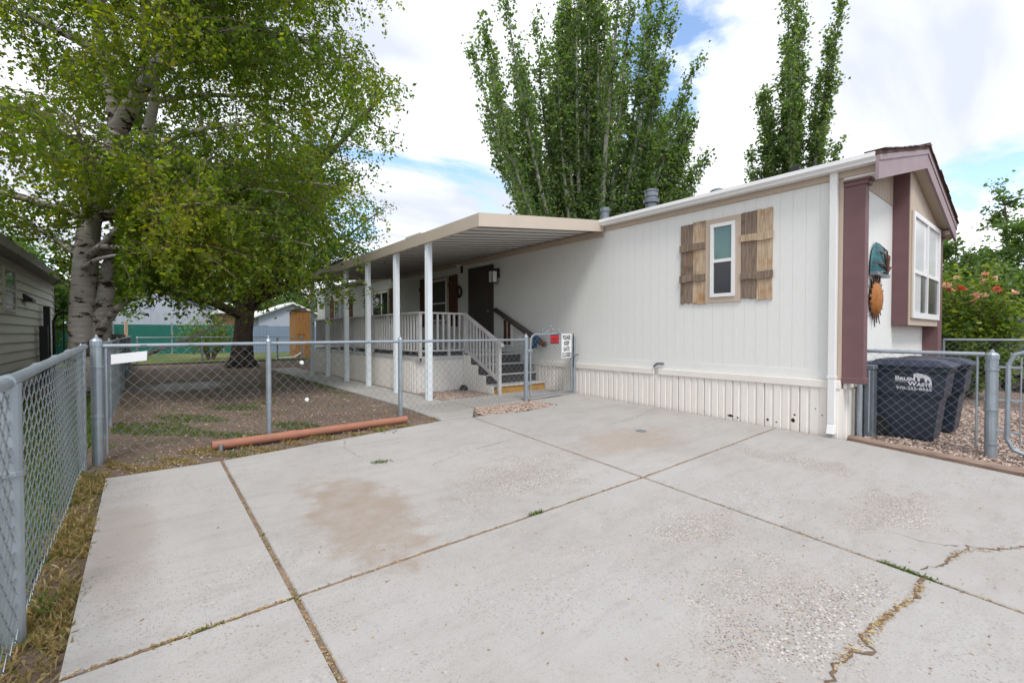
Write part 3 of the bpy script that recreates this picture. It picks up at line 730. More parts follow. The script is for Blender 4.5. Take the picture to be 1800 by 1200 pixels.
# windows under the awning
side_window(12.10, 13.12, 1.78, 3.08, 2.34, True, 'curtain', 'curtain')
Rw = M['wood_red']
shutter(11.50, 11.98, 1.62, 3.16, (Rw, Rw), ((2.88, Rw), (1.95, Rw)))
shutter(13.24, 13.85, 1.62, 3.18, (Rw, Rw), ((2.86, Rw), (1.95, Rw)))
side_window(16.35, 17.95, 1.90, 3.02, 17.0, True, 'glass', 'glass', True)
shutter(15.75, 16.24, 1.75, 3.08, (Rw, Rw), ((2.8, Rw), (2.0, Rw)))
shutter(18.06, 18.75, 1.75, 3.08, (Rw, Rw), ((2.8, Rw), (2.0, Rw)))
side_window(20.9, 22.6, 1.95, 3.02, 21.8, True, 'glass', 'glass', True)
shutter(20.2, 20.8, 1.75, 3.08, (Rw, Rw), ((2.8, Rw), (2.0, Rw)))
shutter(22.7, 23.4, 1.75, 3.08, (Rw, Rw), ((2.8, Rw), (2.0, Rw)))
# door
MB().box(WX - 0.035, WX - 0.001, 9.72, 9.82, 0.95, 3.24).box(WX - 0.035, WX - 0.001, 10.80, 10.90, 0.95, 3.24).box(WX - 0.035, WX - 0.001, 9.82, 10.80, 3.13, 3.24).build('door_frame', M['door'], home)
dr = MB().box(WX - 0.022, WX - 0.001, 9.822, 10.798, 0.97, 3.128).build('door', M['door'], home)
for (a, b) in ((9.93, 10.26), (10.36, 10.69)):
    for (c, e) in ((1.15, 1.85), (2.0, 2.95)):
        MB().box(WX - 0.030, WX - 0.0225, a, b, c, e).build('door_panel', M['door'], dr, bevel=0.006)
MB().lathe((WX - 0.06, 9.90, 2.0), [(0.0, -0.03), (0.03, -0.02), (0.03, 0.02), (0.0, 0.03)], 10).build('handle', M['grey_metal'], dr)
# wall lantern
ln = MB().box(WX - 0.05, WX - 0.001, 9.46, 9.58, 2.86, 3.10).build('lantern', M['dark_metal'], home)
MB().box(WX - 0.20, WX - 0.05, 9.50, 9.54, 3.05, 3.09).box(WX - 0.27, WX - 0.09, 9.43, 9.61, 3.02, 3.05).box(WX - 0.27, WX - 0.09, 9.43, 9.61, 2.70, 2.72).build('lantern_frame', M['dark_metal'], ln)
for (a, b) in ((-0.268, 9.432), (-0.268, 9.59), (-0.11, 9.432), (-0.11, 9.59)):
    MB().box(WX + a, WX + a + 0.018, b, b + 0.018, 2.72, 3.02).build('lantern_bar', M['dark_metal'], ln)
MB().box(WX - 0.255, WX - 0.105, 9.445, 9.595, 2.73, 3.01).build('lantern_glass', M['glass_sky'], ln)
# small screened vent beside the steps and a spigot box
vt = MB().box(WX - 0.03, WX - 0.001, 8.93, 8.98, 1.06, 1.80).box(WX - 0.03, WX - 0.001, 9.28, 9.33, 1.06, 1.80).box(WX - 0.03, WX - 0.001, 8.98, 9.28, 1.06, 1.11).box(WX - 0.03, WX - 0.001, 8.98, 9.28, 1.75, 1.80).build('pet_door', M['white'], home)
MB().box(WX - 0.016, WX - 0.004, 8.981, 9.279, 1.111, 1.749).build('pane', M['wood_red'], vt)
MB().box(WX - 0.022, WX - 0.005, 9.12, 9.14, 1.112, 1.748).build('bar', M['white'], vt)
sb = MB().box(WX - 0.06, WX - 0.001, 8.58, 8.72, 1.26, 1.36).build('outlet_box', M['white'], home, bevel=0.008)
MB().box(WX - 0.02, WX - 0.001, 22.2, 22.9, 1.45, 1.62).build('wall_vent', M['dark_metal'], home)
# security camera and its bracket
sc_ = MB().box(WX - 0.03, WX - 0.001, 11.22, 11.30, 3.16, 3.36).tube([(WX - 0.03, 11.26, 3.30), (WX - 0.10, 11.24, 3.36)], 0.018, 8).build('security_camera', M['dark_metal'], home)
MB().tube([(WX - 0.08, 11.24, 3.37), (WX - 0.22, 11.20, 3.34)], 0.035, 10).build('camera_body', M['white'], sc_)
# junction on the skirting
MB().tube([(WX - 0.05, 4.73, 0.86), (WX - 0.05, 4.80, 0.80)], 0.02, 8).tube([(WX - 0.05, 4.60, 0.86), (WX - 0.05, 4.72, 0.86)], 0.022, 8).build('hose_bib', M['grey_metal'], home)
# roof vents
def lathe_part(nm, c, prof, mat, n=18): return MB().lathe(c, prof, n).build(nm, mat, home, smooth=False)
lathe_part('flue_vent', (7.72, 5.22, 3.80), [(0.11, 0), (0.11, 0.10), (0.11, 0.12), (0.15, 0.13), (0.155, 0.20), (0.11, 0.215), (0.11, 0.25), (0.125, 0.255), (0.125, 0.345), (0.14, 0.35), (0.14, 0.375), (0.05, 0.41)], M['grey_metal'])
vp = lathe_part('plumbing_vent', (7.66, 6.32, 3.78), [(0.085, 0), (0.085, 0.20), (0.10, 0.20), (0.10, 0.28), (0.04, 0.285)], M['grey_metal'])
lathe_part('roof_cap', (7.75, 3.92, 3.84), [(0.12, 0), (0.12, 0.03), (0.06, 0.06)], M['grey_metal'])
MB().box(7.30, 7.36, 2.50, 2.62, 3.74, 3.80).build('roof_bracket', M['dark_metal'], home)
# evaporative cooler on the roof
ec = thing('evaporative_cooler', 'square metal evaporative cooler standing on the mobile home roof', 'cooler', (8.2, 15.1, 3.92))
MB().box(7.65, 8.75, 14.55, 15.65, 3.86, 4.90).build('cabinet', M['pan'], ec, bevel=0.02)
MB().box(7.60, 8.80, 14.50, 15.70, 4.90, 4.97).build('lid', M['pan'], ec, bevel=0.02)
for i in range(9):
    MB().box(7.635, 7.65, 14.65, 15.55, 4.02 + i * 0.09, 4.06 + i * 0.09).build('louvre', M['lap_trim'], ec)
    MB().box(7.75, 8.65, 14.535, 14.55, 4.02 + i * 0.09, 4.06 + i * 0.09).build('louvre', M['lap_trim'], ec)

# ================================================================== awning
AW = thing('patio_awning', 'beige metal patio awning over the deck on white posts', 'awning', (4.25, 11.0, 0.13))
AX0, AX1, AZ0, AZ1 = 4.20, WX - 0.05, 3.30, 3.66
AY0, AY1 = 5.98, 16.1
MB().box(AX0 - 0.05, AX0, AY0, AY1, 3.10, 3.315).build('fascia', M['beige'], AW, bevel=0.006)
for yy in (AY0 - 0.02, AY1):
    MB().prism([(AX0 - 0.05, yy, 3.10), (AX1 - 0.01, yy, 3.44), (AX1 - 0.01, yy, 3.66), (AX0 - 0.05, yy, 3.317)], (0, 0.022, 0)).build('end_fascia', M['beige'], AW)
def pan_mesh():
    m = MB(); L = 0.305
    pr = [(0.0, 0.08), (0.022, 0.08), (0.026, 0.0), (0.14, 0.0), (0.150, 0.014), (0.160, 0.0), (0.275, 0.0), (0.279, 0.08), (0.304, 0.08)]
    for (yy, dz) in pr: m.v += [(AX0, yy, 3.16 + dz), (AX1, yy, 3.50 + dz)]
    for i in range(len(pr) - 1): m.f.append((2 * i, 2 * i + 1, 2 * i + 3, 2 * i + 2))
    return m.mesh('roof_pan', M['pan'])
pmh = pan_mesh(); y = AY0 + 0.02
seam_shade = MB().prism([(AX0, -0.012, 3.146), (AX1, -0.012, 3.486), (AX1, -0.012, 3.51), (AX0, -0.012, 3.17)], (0, 0.015, 0)).mesh('seam_shade', M['seam_shade'])  # dark strip along each pan joint, painting in the shade of the groove
while y + 0.30 < AY1:
    put('roof_pan', pmh, AW, (0, y, 0)); put('seam_shade', seam_shade, AW, (0, y + 0.305, 0)); y += 0.306
MB().prism([(AX0, AY0 + 0.004, 3.245), (AX1, AY0 + 0.004, 3.585), (AX1, AY0 + 0.004, 3.60), (AX0, AY0 + 0.004, 3.26)], (0, AY1 - AY0 - 0.01, 0)).build('deck_sheet', M['pan'], AW)
MB().box(WX - 0.05, WX - 0.006, AY0 + 0.004, AY1, 3.36, 3.47).build('wall_hanger', M['tan'], AW)
def post_mesh():
    m = MB(); a = 0.052
    # fluted square post
    pr = []
    for (sx, sy) in ((1, 0), (0, 1), (-1, 0), (0, -1)):
        tx, ty = -sy, sx
        for t, dd in ((-1, 0), (-0.5, 0), (-0.38, -0.010), (-0.12, -0.010), (0, 0), (0.12, -0.010), (0.38, -0.010), (0.5, 0)):
            pr.append(((a + dd) * sx + tx * t * a, (a + dd) * sy + ty * t * a, 0.0))
    m.prism(pr, (0, 0, 3.08))
    return m.mesh('post', M['post_white'])
psm = post_mesh()
for py in (7.76, 9.18, 10.77, 12.29, 13.90, 15.46): put('post', psm, AW, (4.235, py, 0.10))

# ================================================================== deck
DK = thing('porch_deck', 'raised porch deck with pale railing, ribbed skirting and carpeted steps', 'deck', (5.9, 12.0, 0.13))
DX0, DY0, DY1, DZ = 4.62, 8.86, 16.5, 0.93
fl = MB().box(DX0 + 0.02, WX - 0.05, DY0 + 0.02, DY1, DZ - 0.04, DZ).build('floor', M['carpet'], DK)
MB().box(DX0 - 0.012, DX0 + 0.03, DY0 + 0.05, DY1, 0.80, 0.90).box(DX0 + 0.05, 5.76, DY0 - 0.012, DY0 + 0.03, 0.80, 0.90).build('rim_board', M['rail'], DK)
def rib_strip(pts, n_per_m, h, nm, par, zb):
    """ribbed sheet following a plan polyline"""
    dense = []
    for a, b in zip(pts[:-1], pts[1:]):
        a = Vector(a); b = Vector(b); k = max(1, int((b - a).length * n_per_m))
        t = (b - a).normalized(); nn = Vector((t.y, -t.x))
        for i in range(k):
            for (f_, o_) in ((0.0, 0.0), (0.08, 0.014), (0.5, 0.014), (0.58, 0.0)):
                dense.append(a.lerp(b, (i + f_) / k) + nn * o_)
    dense.append(Vector(pts[-1]))
    m = MB()
    for p in dense: m.v += [(p.x, p.y, zb), (p.x, p.y, zb + h)]
    for i in range(len(dense) - 1): m.f.append((2 * i, 2 * i + 2, 2 * i + 3, 2 * i + 1))
    return m.build(nm, M['skirt'] if nm == 'skirting_panel' else M['rail'], par)
yy = DY1
while yy > DY0 + 0.55:
    rib_strip([(DX0, yy), (DX0, max(yy - 0.5, DY0 + 0.3))], 14, 0.75, 'skirting_panel', DK, 0.06); yy -= 0.5
arc = [(DX0 + 0.3 - 0.3 * math.cos(q), DY0 + 0.3 - 0.3 * math.sin(q)) for q in np.linspace(0, math.pi / 2, 5)]
rib_strip(arc, 14, 0.75, 'skirting_panel', DK, 0.06)
rib_strip([(DX0 + 0.3, DY0), (5.30, DY0)], 14, 0.75, 'skirting_panel', DK, 0.06)
rib_strip([(5.30, DY0), (5.745, DY0)], 14, 0.75, 'skirting_panel', DK, 0.06)
# railing: posts, rails and balusters
def baluster(x, y, z0, z1, w=0.032, nm='baluster'):
    return MB().box(x - w / 2, x + w / 2, y - w / 2, y + w / 2, z0, z1).build(nm, M['rail'], DK)
rl = MB().box(DX0 - 0.03, DX0 + 0.07, DY0 - 0.03, DY1, 1.83, 1.87).build('top_rail', M['rail'], DK)
MB().box(DX0 + 0.07, 5.82, DY0 - 0.03, DY0 + 0.07, 1.83, 1.87).build('top_rail', M['rail'], DK)
MB().box(DX0, DX0 + 0.04, DY0, DY1, 1.0, 1.04).box(DX0 + 0.04, 5.78, DY0, DY0 + 0.04, 1.0, 1.04).build('bottom_rail', M['rail'], DK)
y = DY0 + 0.16
i = 0
while y < DY1:
    w = 0.055 if i % 9 == 8 else 0.034
    baluster(DX0 + 0.02, y, 0.86 if i % 9 == 8 else 1.041, 1.829, w, 'post' if i % 9 == 8 else 'baluster'); y += 0.145; i += 1
x = DX0 + 0.02; i = 0
while x < 5.75:
    big = i in (0, 5)
    baluster(x, DY0 + 0.02, 0.86 if big else 1.041, 1.829, 0.06 if big else 0.04, 'post' if big else 'baluster'); x += 0.142; i += 1
baluster(5.775, DY0 + 0.02, 0.84, 1.829, 0.07, 'post')
# steps
SX0, SX1 = 5.76, 7.19
for i in range(4):
    ya = 7.70 + 0.29 * i; zt = 0.30 + 0.21 * i
    st = MB().box(SX0, SX1, ya, ya + 0.29 if i < 3 else DY0 + 0.02, zt - 0.21 if i else 0.1, zt - 0.03).build('riser', M['wood_step'] if i == 0 else M['carpet'], DK)
    MB().box(SX0 - 0.01, SX1, ya - 0.02, (ya + 0.29) if i < 3 else DY0 + 0.01, zt - 0.029, zt).build('tread', M['rail'] if i == 0 else M['carpet'], DK)
    MB().box(SX0 - 0.01, SX1, ya - 0.034, ya - 0.021, zt - 0.03, zt + 0.002).build('nosing', M['rail'], DK)
    rib_strip([(SX0 - 0.012, ya + 0.29), (SX0 - 0.012, ya)], 14, max(0.05, zt - 0.08), 'skirting_panel', DK, 0.06)
def slant(y0, z0, y1, z1, h, x0, x1, nm, mat):
    return MB().prism([(x0, y0, z0), (x0, y1, z1), (x0, y1, z1 - h), (x0, y0, z0 - h)], (x1 - x0, 0, 0)).build(nm, mat, DK)
slant(8.84, 1.87, 7.42, 1.18, 0.06, 5.715, 5.80, 'stair_rail', M['rail'])
slant(8.84, 1.08, 7.58, 0.47, 0.07, 5.735, 5.775, 'stair_rail', M['rail'])
for i in range(10):
    yb = 8.72 - i * 0.122
    zt = 1.81 - (8.84 - yb) * 0.486; zb = 1.01 - (8.84 - yb) * 0.486
    MB().box(5.738, 5.772, yb - 0.02, yb + 0.02, zb, zt).build('baluster', M['rail'], DK)
MB().box(5.725, 5.785, 7.49, 7.55, 0.10, 1.20).build('post', M['rail'], DK)

# ------------------------------------------------ small things on the walls
hr = thing('wall_handrail', 'thick brown grey handrail sloping down the white wall beside the steps', 'handrail', (7.15, 8.6, 1.2))
pts = [(7.13, 9.50, 2.02), (7.13, 8.6, 1.60), (7.13, 7.78, 1.215), (7.13, 7.66, 1.155)]
MB().tube(pts, [0.06, 0.068, 0.068, 0.055], 12).build('rail', M['handrail'], hr, smooth=True)
MB().tube([(7.13, 7.80, 1.225), (7.13, 7.62, 1.14)], [0.072, 0.06], 12).build('end_wrap', M['wood_red'], hr)
for yb, zb in ((9.2, 1.88), (8.0, 1.32)):
    MB().box(7.13, 7.248, yb - 0.02, yb + 0.02, zb - 0.10, zb - 0.04).build('bracket', M['handrail'], hr)
bc = MB()
for i in range(5):
    a = i / 4
    bc.tube([(7.05 - 0.02 * math.sin(i), 7.86 - 0.03 * i, 1.37 - 0.01 * i), (7.04, 7.87 - 0.02 * i, 1.22), (7.05, 7.95 - 0.03 * i, 1.06 + 0.02 * (i % 2))], [0.02, 0.03, 0.022], 7)
tag(bc.build('cloth', M['blue'], smooth=True), 'blue rag tied round the lower end of the wall handrail', 'cloth')
# turtle shell and sun ornaments on the end wall
tu = thing('shell_ornament', 'teal half dome metal ornament hanging on the white end wall', 'wall art', (8.85, 1.92, 2.4))
m = MB(); rows = []
nU, nV = 14, 7
for j in range(nV + 1):
    for i in range(nU + 1):
        q = math.pi * i / nU; r_ = 1 - j / nV
        m.v.append((8.78 + 0.36 * r_ * math.cos(q), 1.925 - 0.13 * (1 - r_ * r_) ** 0.5, 2.32 + 0.48 * r_ * math.sin(q)))
for j in range(nV):
    for i in range(nU):
        a = j * (nU + 1) + i; m.f.append((a, a + 1, a + nU + 2, a + nU + 1))
m.build('shell', M['teal'], tu, smooth=True)
MB().prism([(8.42, 1.922, 2.27), (9.14, 1.922, 2.27), (9.15, 1.922, 2.32), (8.41, 1.922, 2.32)], (0, -0.09, 0)).build('rim', M['grey_metal'], tu)
for i in range(5):
    q = math.pi * (i + 0.5) / 5
    MB().tube([(8.78 + 0.04 * math.cos(q), 1.79, 2.34), (8.78 + 0.24 * math.cos(q), 1.80, 2.32 + 0.32 * math.sin(q)), (8.78 + 0.34 * math.cos(q), 1.905, 2.32 + 0.45 * math.sin(q))], 0.012, 6).build('rib', M['rust_dk'], tu)
su = thing('sun_ornament', 'rusty orange metal sun face hanging on the white end wall below the teal dome', 'wall art', (8.72, 1.92, 1.8))
m = MB()
for j in range(6):
    for i in range(20):
        q = 2 * math.pi * i / 20; r_ = 1 - j / 6
        m.v.append((8.70 + 0.27 * r_ * math.cos(q), 1.925 - 0.09 * (1 - r_ * r_) ** 0.5, 1.93 + 0.27 * r_ * math.sin(q)))
for j in range(5):
    for i in range(20): m.f.append((j * 20 + i, j * 20 + (i + 1) % 20, (j + 1) * 20 + (i + 1) % 20, (j + 1) * 20 + i))
m.f.append(tuple(range(100, 120)))
m.build('face', M['rust'], su, smooth=True)
for i in range(18):
    q = 2 * math.pi * i / 18; L = 0.44 if i % 2 else 0.37; w = 0.03
    c, s_ = math.cos(q), math.sin(q); y_ = 1.915
    MB().prism([(8.70 + 0.26 * c - w * s_, y_, 1.93 + 0.26 * s_ + w * c), (8.70 + 0.36 * c + 0.02 * s_, y_, 1.93 + 0.36 * s_ - 0.02 * c), (8.70 + L * c, y_, 1.93 + L * s_), (8.70 + 0.34 * c - 0.02 * s_ - w * s_, y_, 1.93 + 0.34 * s_ + w * c), (8.70 + 0.26 * c + w * s_, y_, 1.93 + 0.26 * s_ - w * c)][:3] + [(8.70 + 0.26 * c + w * s_, y_, 1.93 + 0.26 * s_ - w * c)], (0, -0.012, 0)).build('ray', M['rust_dk'], su)
wr = MB()
for i in range(26):
    q = 2 * math.pi * i / 26
    wr.tube([(7.21, 11.34 + 0.10 * math.cos(q), 2.62 + 0.13 * math.sin(q)), (7.16 + random.uniform(-.03, .03), 11.34 + 0.16 * math.cos(q + .5), 2.62 + 0.19 * math.sin(q + .5))], [0.03, 0.008], 5)
tag(wr.build('wreath', M['bark_elm']), 'small dark twig wreath on the wall between door and shuttered window', 'wreath')

# ================================================================== chain-link fences
LW = 0.115
def link_mesh(p0, p1, z0, z1, par, r=0.0026, nm='chain_link', zfun=None, skip=None):
    """woven zigzag wires between two plan points"""
    p0 = np.array(p0, float); p1 = np.array(p1, float); L = np.linalg.norm(p1 - p0); t = (p1 - p0) / L; nrm = np.array([-t[1], t[0]])
    n = int(L / (LW / 2)); k = int((z1 - z0) / (LW / 2)) + 1
    I, K = np.meshgrid(np.arange(n), np.arange(k), indexing='ij')
    s = (I + (K + I) % 2) * (LW / 2) + rng.normal(size=(n, 1)) * 0.002
    z = z0 + K * (LW / 2) * ((z1 - z0) / ((k - 1) * LW / 2))
    off = np.where((K + I) % 2 == 0, 0.0025, -0.0025) + 0.006 * np.sin(I * 0.21 + K * 0.13)
    C = np.empty((n, k, 3)); C[..., 0] = p0[0] + t[0] * s + nrm[0] * off; C[..., 1] = p0[1] + t[1] * s + nrm[1] * off
    C[..., 2] = z + (gzv(C[..., 1]) - gzv(np.array([p0[1]]))[0])
    # 3-sided tube rings
    V = np.empty((n, k, 3, 3))
    for j in range(3):
        q = 2 * math.pi * j / 3
        a = math.cos(q) * r; b = math.sin(q) * r
        V[:, :, j, 0] = C[..., 0] + nrm[0] * a + t[0] * b; V[:, :, j, 1] = C[..., 1] + nrm[1] * a + t[1] * b; V[:, :, j, 2] = C[..., 2]
    idx = np.arange(n * k * 3).reshape(n, k, 3)
    F = []
    for j in range(3):
        j2 = (j + 1) % 3
        F.append(np.stack([idx[:, :-1, j], idx[:, 1:, j], idx[:, 1:, j2], idx[:, :-1, j2]], -1).reshape(-1, 4))
    F = np.concatenate(F)
    me = bpy.data.meshes.new(nm)
    me.vertices.add(n * k * 3); me.vertices.foreach_set('co', V.astype(np.float32).ravel())
    me.loops.add(F.size); me.loops.foreach_set('vertex_index', F.astype(np.int32).ravel())
    me.polygons.add(len(F)); me.polygons.foreach_set('loop_start', np.arange(0, F.size, 4, dtype=np.int32)); me.polygons.foreach_set('loop_total', np.full(len(F), 4, dtype=np.int32))
    me.polygons.foreach_set('use_smooth', np.ones(len(F), dtype=bool))
    me.update(calc_edges=True); me.materials.append(M['wire'])
    return tag(put(nm, me, par), kind='stuff')
def fpost(x, y, h, r, par, cap=True, bands=(), zb=None):
    zb = gz(y) - 0.06 if zb is None else zb
    p = MB().tube([(x, y, zb), (x, y, zb + 0.06 + h)], r, 14).build('post', M['galv'], par, smooth=False)
    if cap:
        MB().lathe((x, y, zb + 0.06 + h), [(r * 1.12, -0.05), (r * 1.12, 0.0), (r * 0.8, 0.022), (r * 0.35, 0.035), (r * 0.3, 0.055), (0.004, 0.065)], 12).build('post_cap', M['galv'], p)
    for b in bands:
        MB().lathe((x, y, zb + 0.06 + b), [(r * 1.08, -0.012), (r * 1.16, -0.010), (r * 1.16, 0.010), (r * 1.08, 0.012)], 12).build('band', M['galv'], p)
    return p
H = 1.16
# fence across the yard front
FF = thing('front_fence', 'chain-link fence running across the bare yard from the corner post to the walk gate', 'fence', (2.6, 6.35, 0.1))
FP = [(-0.37, 6.19), (1.21, 6.33), (3.02, 6.42), (5.62, 6.52)]
fpost(*FP[0], H + 0.05, 0.048, FF, True, (0.45, 0.95)); fpost(*FP[1], H + 0.03, 0.031, FF, True, (0.42,)); fpost(*FP[2], H + 0.03, 0.033, FF, True, (0.42, 0.9)); fpost(*FP[3], H + 0.06, 0.042, FF, True, (0.2, 0.55, 0.95))
for a, b in zip(FP[:-1], FP[1:]):
    MB().tube([(a[0], a[1], gz(a[1]) + H), (b[0], b[1], gz(b[1]) + H)], 0.021, 10).build('top_rail', M['galv'], FF)
    link_mesh((a[0] + 0.06, a[1]), (b[0] - 0.05, b[1]), gz(a[1]) + 0.04, gz(a[1]) + H, FF)
for (x, y) in ((-0.30, 6.195),):
    MB().tube([(x, y, gz(y) + 0.05), (x, y, gz(y) + H - 0.02)], 0.012, 8).build('tension_bar', M['galv'], FF)
for x in np.arange(0.0, 5.5, 0.42):
    yy = 6.20 + 0.06 * x; zz = gz(6.35) + H
    MB().lathe((x, yy, zz), [(0.0235, -0.004), (0.0255, -0.004), (0.0255, 0.004), (0.0235, 0.004)], 8).build('tie', M['wire'], FF).rotation_euler = (0, 0, 0)
# left boundary fence, near run
LF = thing('boundary_fence', 'chain-link fence with galvanised top rail running along the driveway edge', 'fence', (-0.47, 3.0, 0.03))
for py, r_ in ((-0.2, 0.042), (2.98, 0.042), (6.01, 0.034)): fpost(-0.47, py, H - 0.01 if py < 6 else H - 0.03, r_, LF, py > 6, (0.75,))
MB().tube([(-0.47, -0.3, gz(-0.3) + H), (-0.47, 3, gz(3) + H), (-0.45, 6.10, gz(6.1) + H)], 0.026, 12).build('top_rail', M['galv'], LF)
for yy in (-0.2, 2.98):
    MB().tube([(-0.47, yy - 0.05, gz(yy) + H), (-0.47, yy + 0.05, gz(yy) + H)], 0.033, 12).build('loop_cap', M['galv'], LF)
for yy in (0.8, 1.8, 3.7, 4.4, 5.1):
    MB().tube([(-0.47, yy - 0.012, gz(yy) + H), (-0.47, yy + 0.012, gz(yy) + H)], 0.030, 12).build('tie', M['wire'], LF)
link_mesh((-0.455, -0.2), (-0.455, 6.05), gz(-0.2) + 0.02, gz(-0.2) + H - 0.03, LF, r=0.0034)
# left boundary fence, far run
LB = thing('boundary_fence', 'chain-link fence running back past the birch from the corner post', 'fence', (-0.38, 13.0, 0.13))
for py in (8.6, 11.2, 13.9, 16.6, 19.4, 22.0): fpost(-0.38, py, H - 0.02, 0.030, LB, True)
MB().tube([(-0.38, 6.25, gz(6.25) + H), (-0.38, 22.0, gz(22) + H)], 0.02, 10).build('top_rail', M['galv'], LB)
link_mesh((-0.37, 6.3), (-0.37, 22.0), gz(6.3) + 0.03, gz(6.3) + H, LB)
# old board fence behind it
OF = thing('board_fence', 'old grey board fence behind the far chain-link run', 'fence', (-0.75, 19.0, 0.13))
bmh = MB().box(0, 0.022, 0.004, 0.146, 0.05, 1.35).mesh('board', M['wood_old'])
for i in range(70):
    put('board', bmh, OF, (-0.62 + random.uniform(-.006, .006), 14.3 + i * 0.15, random.uniform(-0.03, 0.04)))
for z_ in (0.45, 1.15): MB().box(-0.595, -0.56, 14.3, 24.8, z_, z_ + 0.08).build('rail', M['wood_old'], OF)
MB().box(-0.62, -0.50, 24.8, 24.92, 0.05, 1.9).build('post', M['wood_tan'], OF)

# walk gate
def rounded(pts_rect, rad, n=6):
    """closed frame path with rounded upper corners in (u,z)"""
    (u0, z0), (u1, z1) = pts_rect
    p = [(u0, z0), (u0, z1 - rad)]
    p += [(u0 + rad - rad * math.cos(q), z1 - rad + rad * math.sin(q)) for q in np.linspace(0, math.pi / 2, n)[1:]]
    p += [(u1 - rad + rad * math.sin(q), z1 - rad + rad * math.cos(q)) for q in np.linspace(0, math.pi / 2, n)]
    p += [(u1, z1 - rad), (u1, z0)]
    return p
WG = thing('walk_gate', 'small chain-link walk gate with scroll ornament closing the path beside the white wall', 'gate', (6.4, 6.58, 0.13))
def gy(x): return 6.52 + (x - 5.62) * 0.11
gp_ = rounded(((5.74, 0.20), (7.02, 1.385)), 0.16)
gp3 = [(u, gy(u), z) for u, z in gp_]
MB().tube(gp3, 0.019, 8).tube([gp3[0], gp3[-1]], 0.019, 8).build('frame', M['galv'], WG)
link_mesh((5.77, gy(5.77)), (7.0, gy(7.0)), 0.21, 1.36, WG)
ox, oy = 6.38, gy(6.38)
orn = MB()
def scroll(pts): orn.tube([(ox + a, oy, 1.39 + b) for a, b in pts], 0.008, 6)
scroll([(0, 0.0), (0.03, 0.03), (0.0, 0.07), (0, 0.10)])
scroll([(0.035 * math.sin(q), 0.135 - 0.04 * math.cos(q)) for q in np.linspace(0, 2 * math.pi, 11)])
for s_ in (-1, 1):
    scroll([(s_ * a, b) for a, b in ((0, 0.08), (0.07, 0.09), (0.17, 0.03), (0.22, 0.005))])
    scroll([(s_ * a, b) for a, b in ((0.22, 0.0), (0.26, 0.05), (0.25, 0.10), (0.19, 0.105), (0.17, 0.08))])
    scroll([(s_ * a, b) for a, b in ((0.02, 0.02), (0.06, 0.005), (0.09, 0.02))])
orn.build('scroll', M['galv'], WG)
for z_ in (0.42, 1.05): MB().box(5.65, 5.76, gy(5.7) - 0.03, gy(5.7) + 0.03, z_, z_ + 0.05).build('hinge', M['galv'], WG)
MB().box(6.99, 7.20, gy(7.1) - 0.045, gy(7.1) - 0.02, 0.93, 0.965).tube([(7.03, gy(7.03), 0.86), (7.03, gy(7.03), 1.02)], 0.028, 8).build('latch', M['grey_metal'], WG)
GP = thing('gate_post', 'slim galvanised latch post standing against the white wall', 'post', (7.13, 6.72, 0.12))
fpost(7.13, 6.70, H + 0.06, 0.031, GP, False)
MB().tube([(7.085, 6.68, 0.7), (7.085, 6.68, 1.40)], 0.010, 8).build('drop_rod', M['dark_metal'], GP)
# signs on the gate
MXZ = Matrix(((1, 0, 0, 0), (0, 0, -1, 0), (0, 1, 0, 0), (0, 0, 0, 1)))
def on_gate(x, z, d): return Matrix.Translation((x, gy(x) - d, z)) @ Matrix.Rotation(math.atan(0.11), 4, 'Z') @ MXZ
S1 = thing('gate_sign', 'white sign reading please keep gate closed wired to the walk gate', 'sign', (6.83, gy(6.83), 0.9))
b_ = MB().box(-0.165, 0.165, -0.25, 0.25, -0.003, 0.003).mesh('board', M['sign_w']); b_.transform(on_gate(6.825, 1.145, 0.022)); put('board', b_, S1)
for i, (tx, zz) in enumerate((('PLEASE', 1.315), ('KEEP', 1.195), ('GATE', 1.075), ('CLOSED', 0.955))):
    text(tx, 0.105, M['sign_k'], on_gate(6.825, zz, 0.0262) @ Matrix.Diagonal((0.78, 1.15, 1, 1)), 'lettering', S1, bold=0.003)
S2 = thing('gate_sign', 'small red and black beware of dog sign wired to the walk gate', 'sign', (6.44, gy(6.44), 1.2))
b_ = MB().box(-0.13, 0.13, -0.09, 0.09, -0.003, 0.003).mesh('board', M['sign_k']); b_.transform(on_gate(6.44, 1.285, 0.022)); put('board', b_, S2)
text('BEWARE', 0.078, M['sign_r'], on_gate(6.44, 1.325, 0.0262) @ Matrix.Diagonal((0.86, 1.1, 1, 1)), 'lettering', S2, bold=0.005)
text('OF DOG', 0.078, M['sign_r'], on_gate(6.44, 1.245, 0.0262) @ Matrix.Diagonal((0.86, 1.1, 1, 1)), 'lettering', S2, bold=0.005)
m = MB().prism([(-0.26, 6.175, 1.185), (0.03, 6.19, 1.215), (0.025, 6.19, 1.115), (-0.26, 6.175, 1.085)], (0, -0.005, 0))
tag(m.build('blank_sign', M['sign_w'], bevel=0.0015), 'blank white board hanging on the front fence beside the corner post', 'sign')
for i, (x, z) in enumerate(((1.60, 1.02), (1.66, 0.53))):
    cl_ = MB(); cl_.tube([(x, 6.335, z), (x, 6.318, z)], [0.028, 0.02], 12)
    tag(cl_.build('fence_disc', M['sign_w']), ['round white plastic disc clipped high on the front fence', 'round white plastic disc clipped low on the front fence'][i], 'disc')

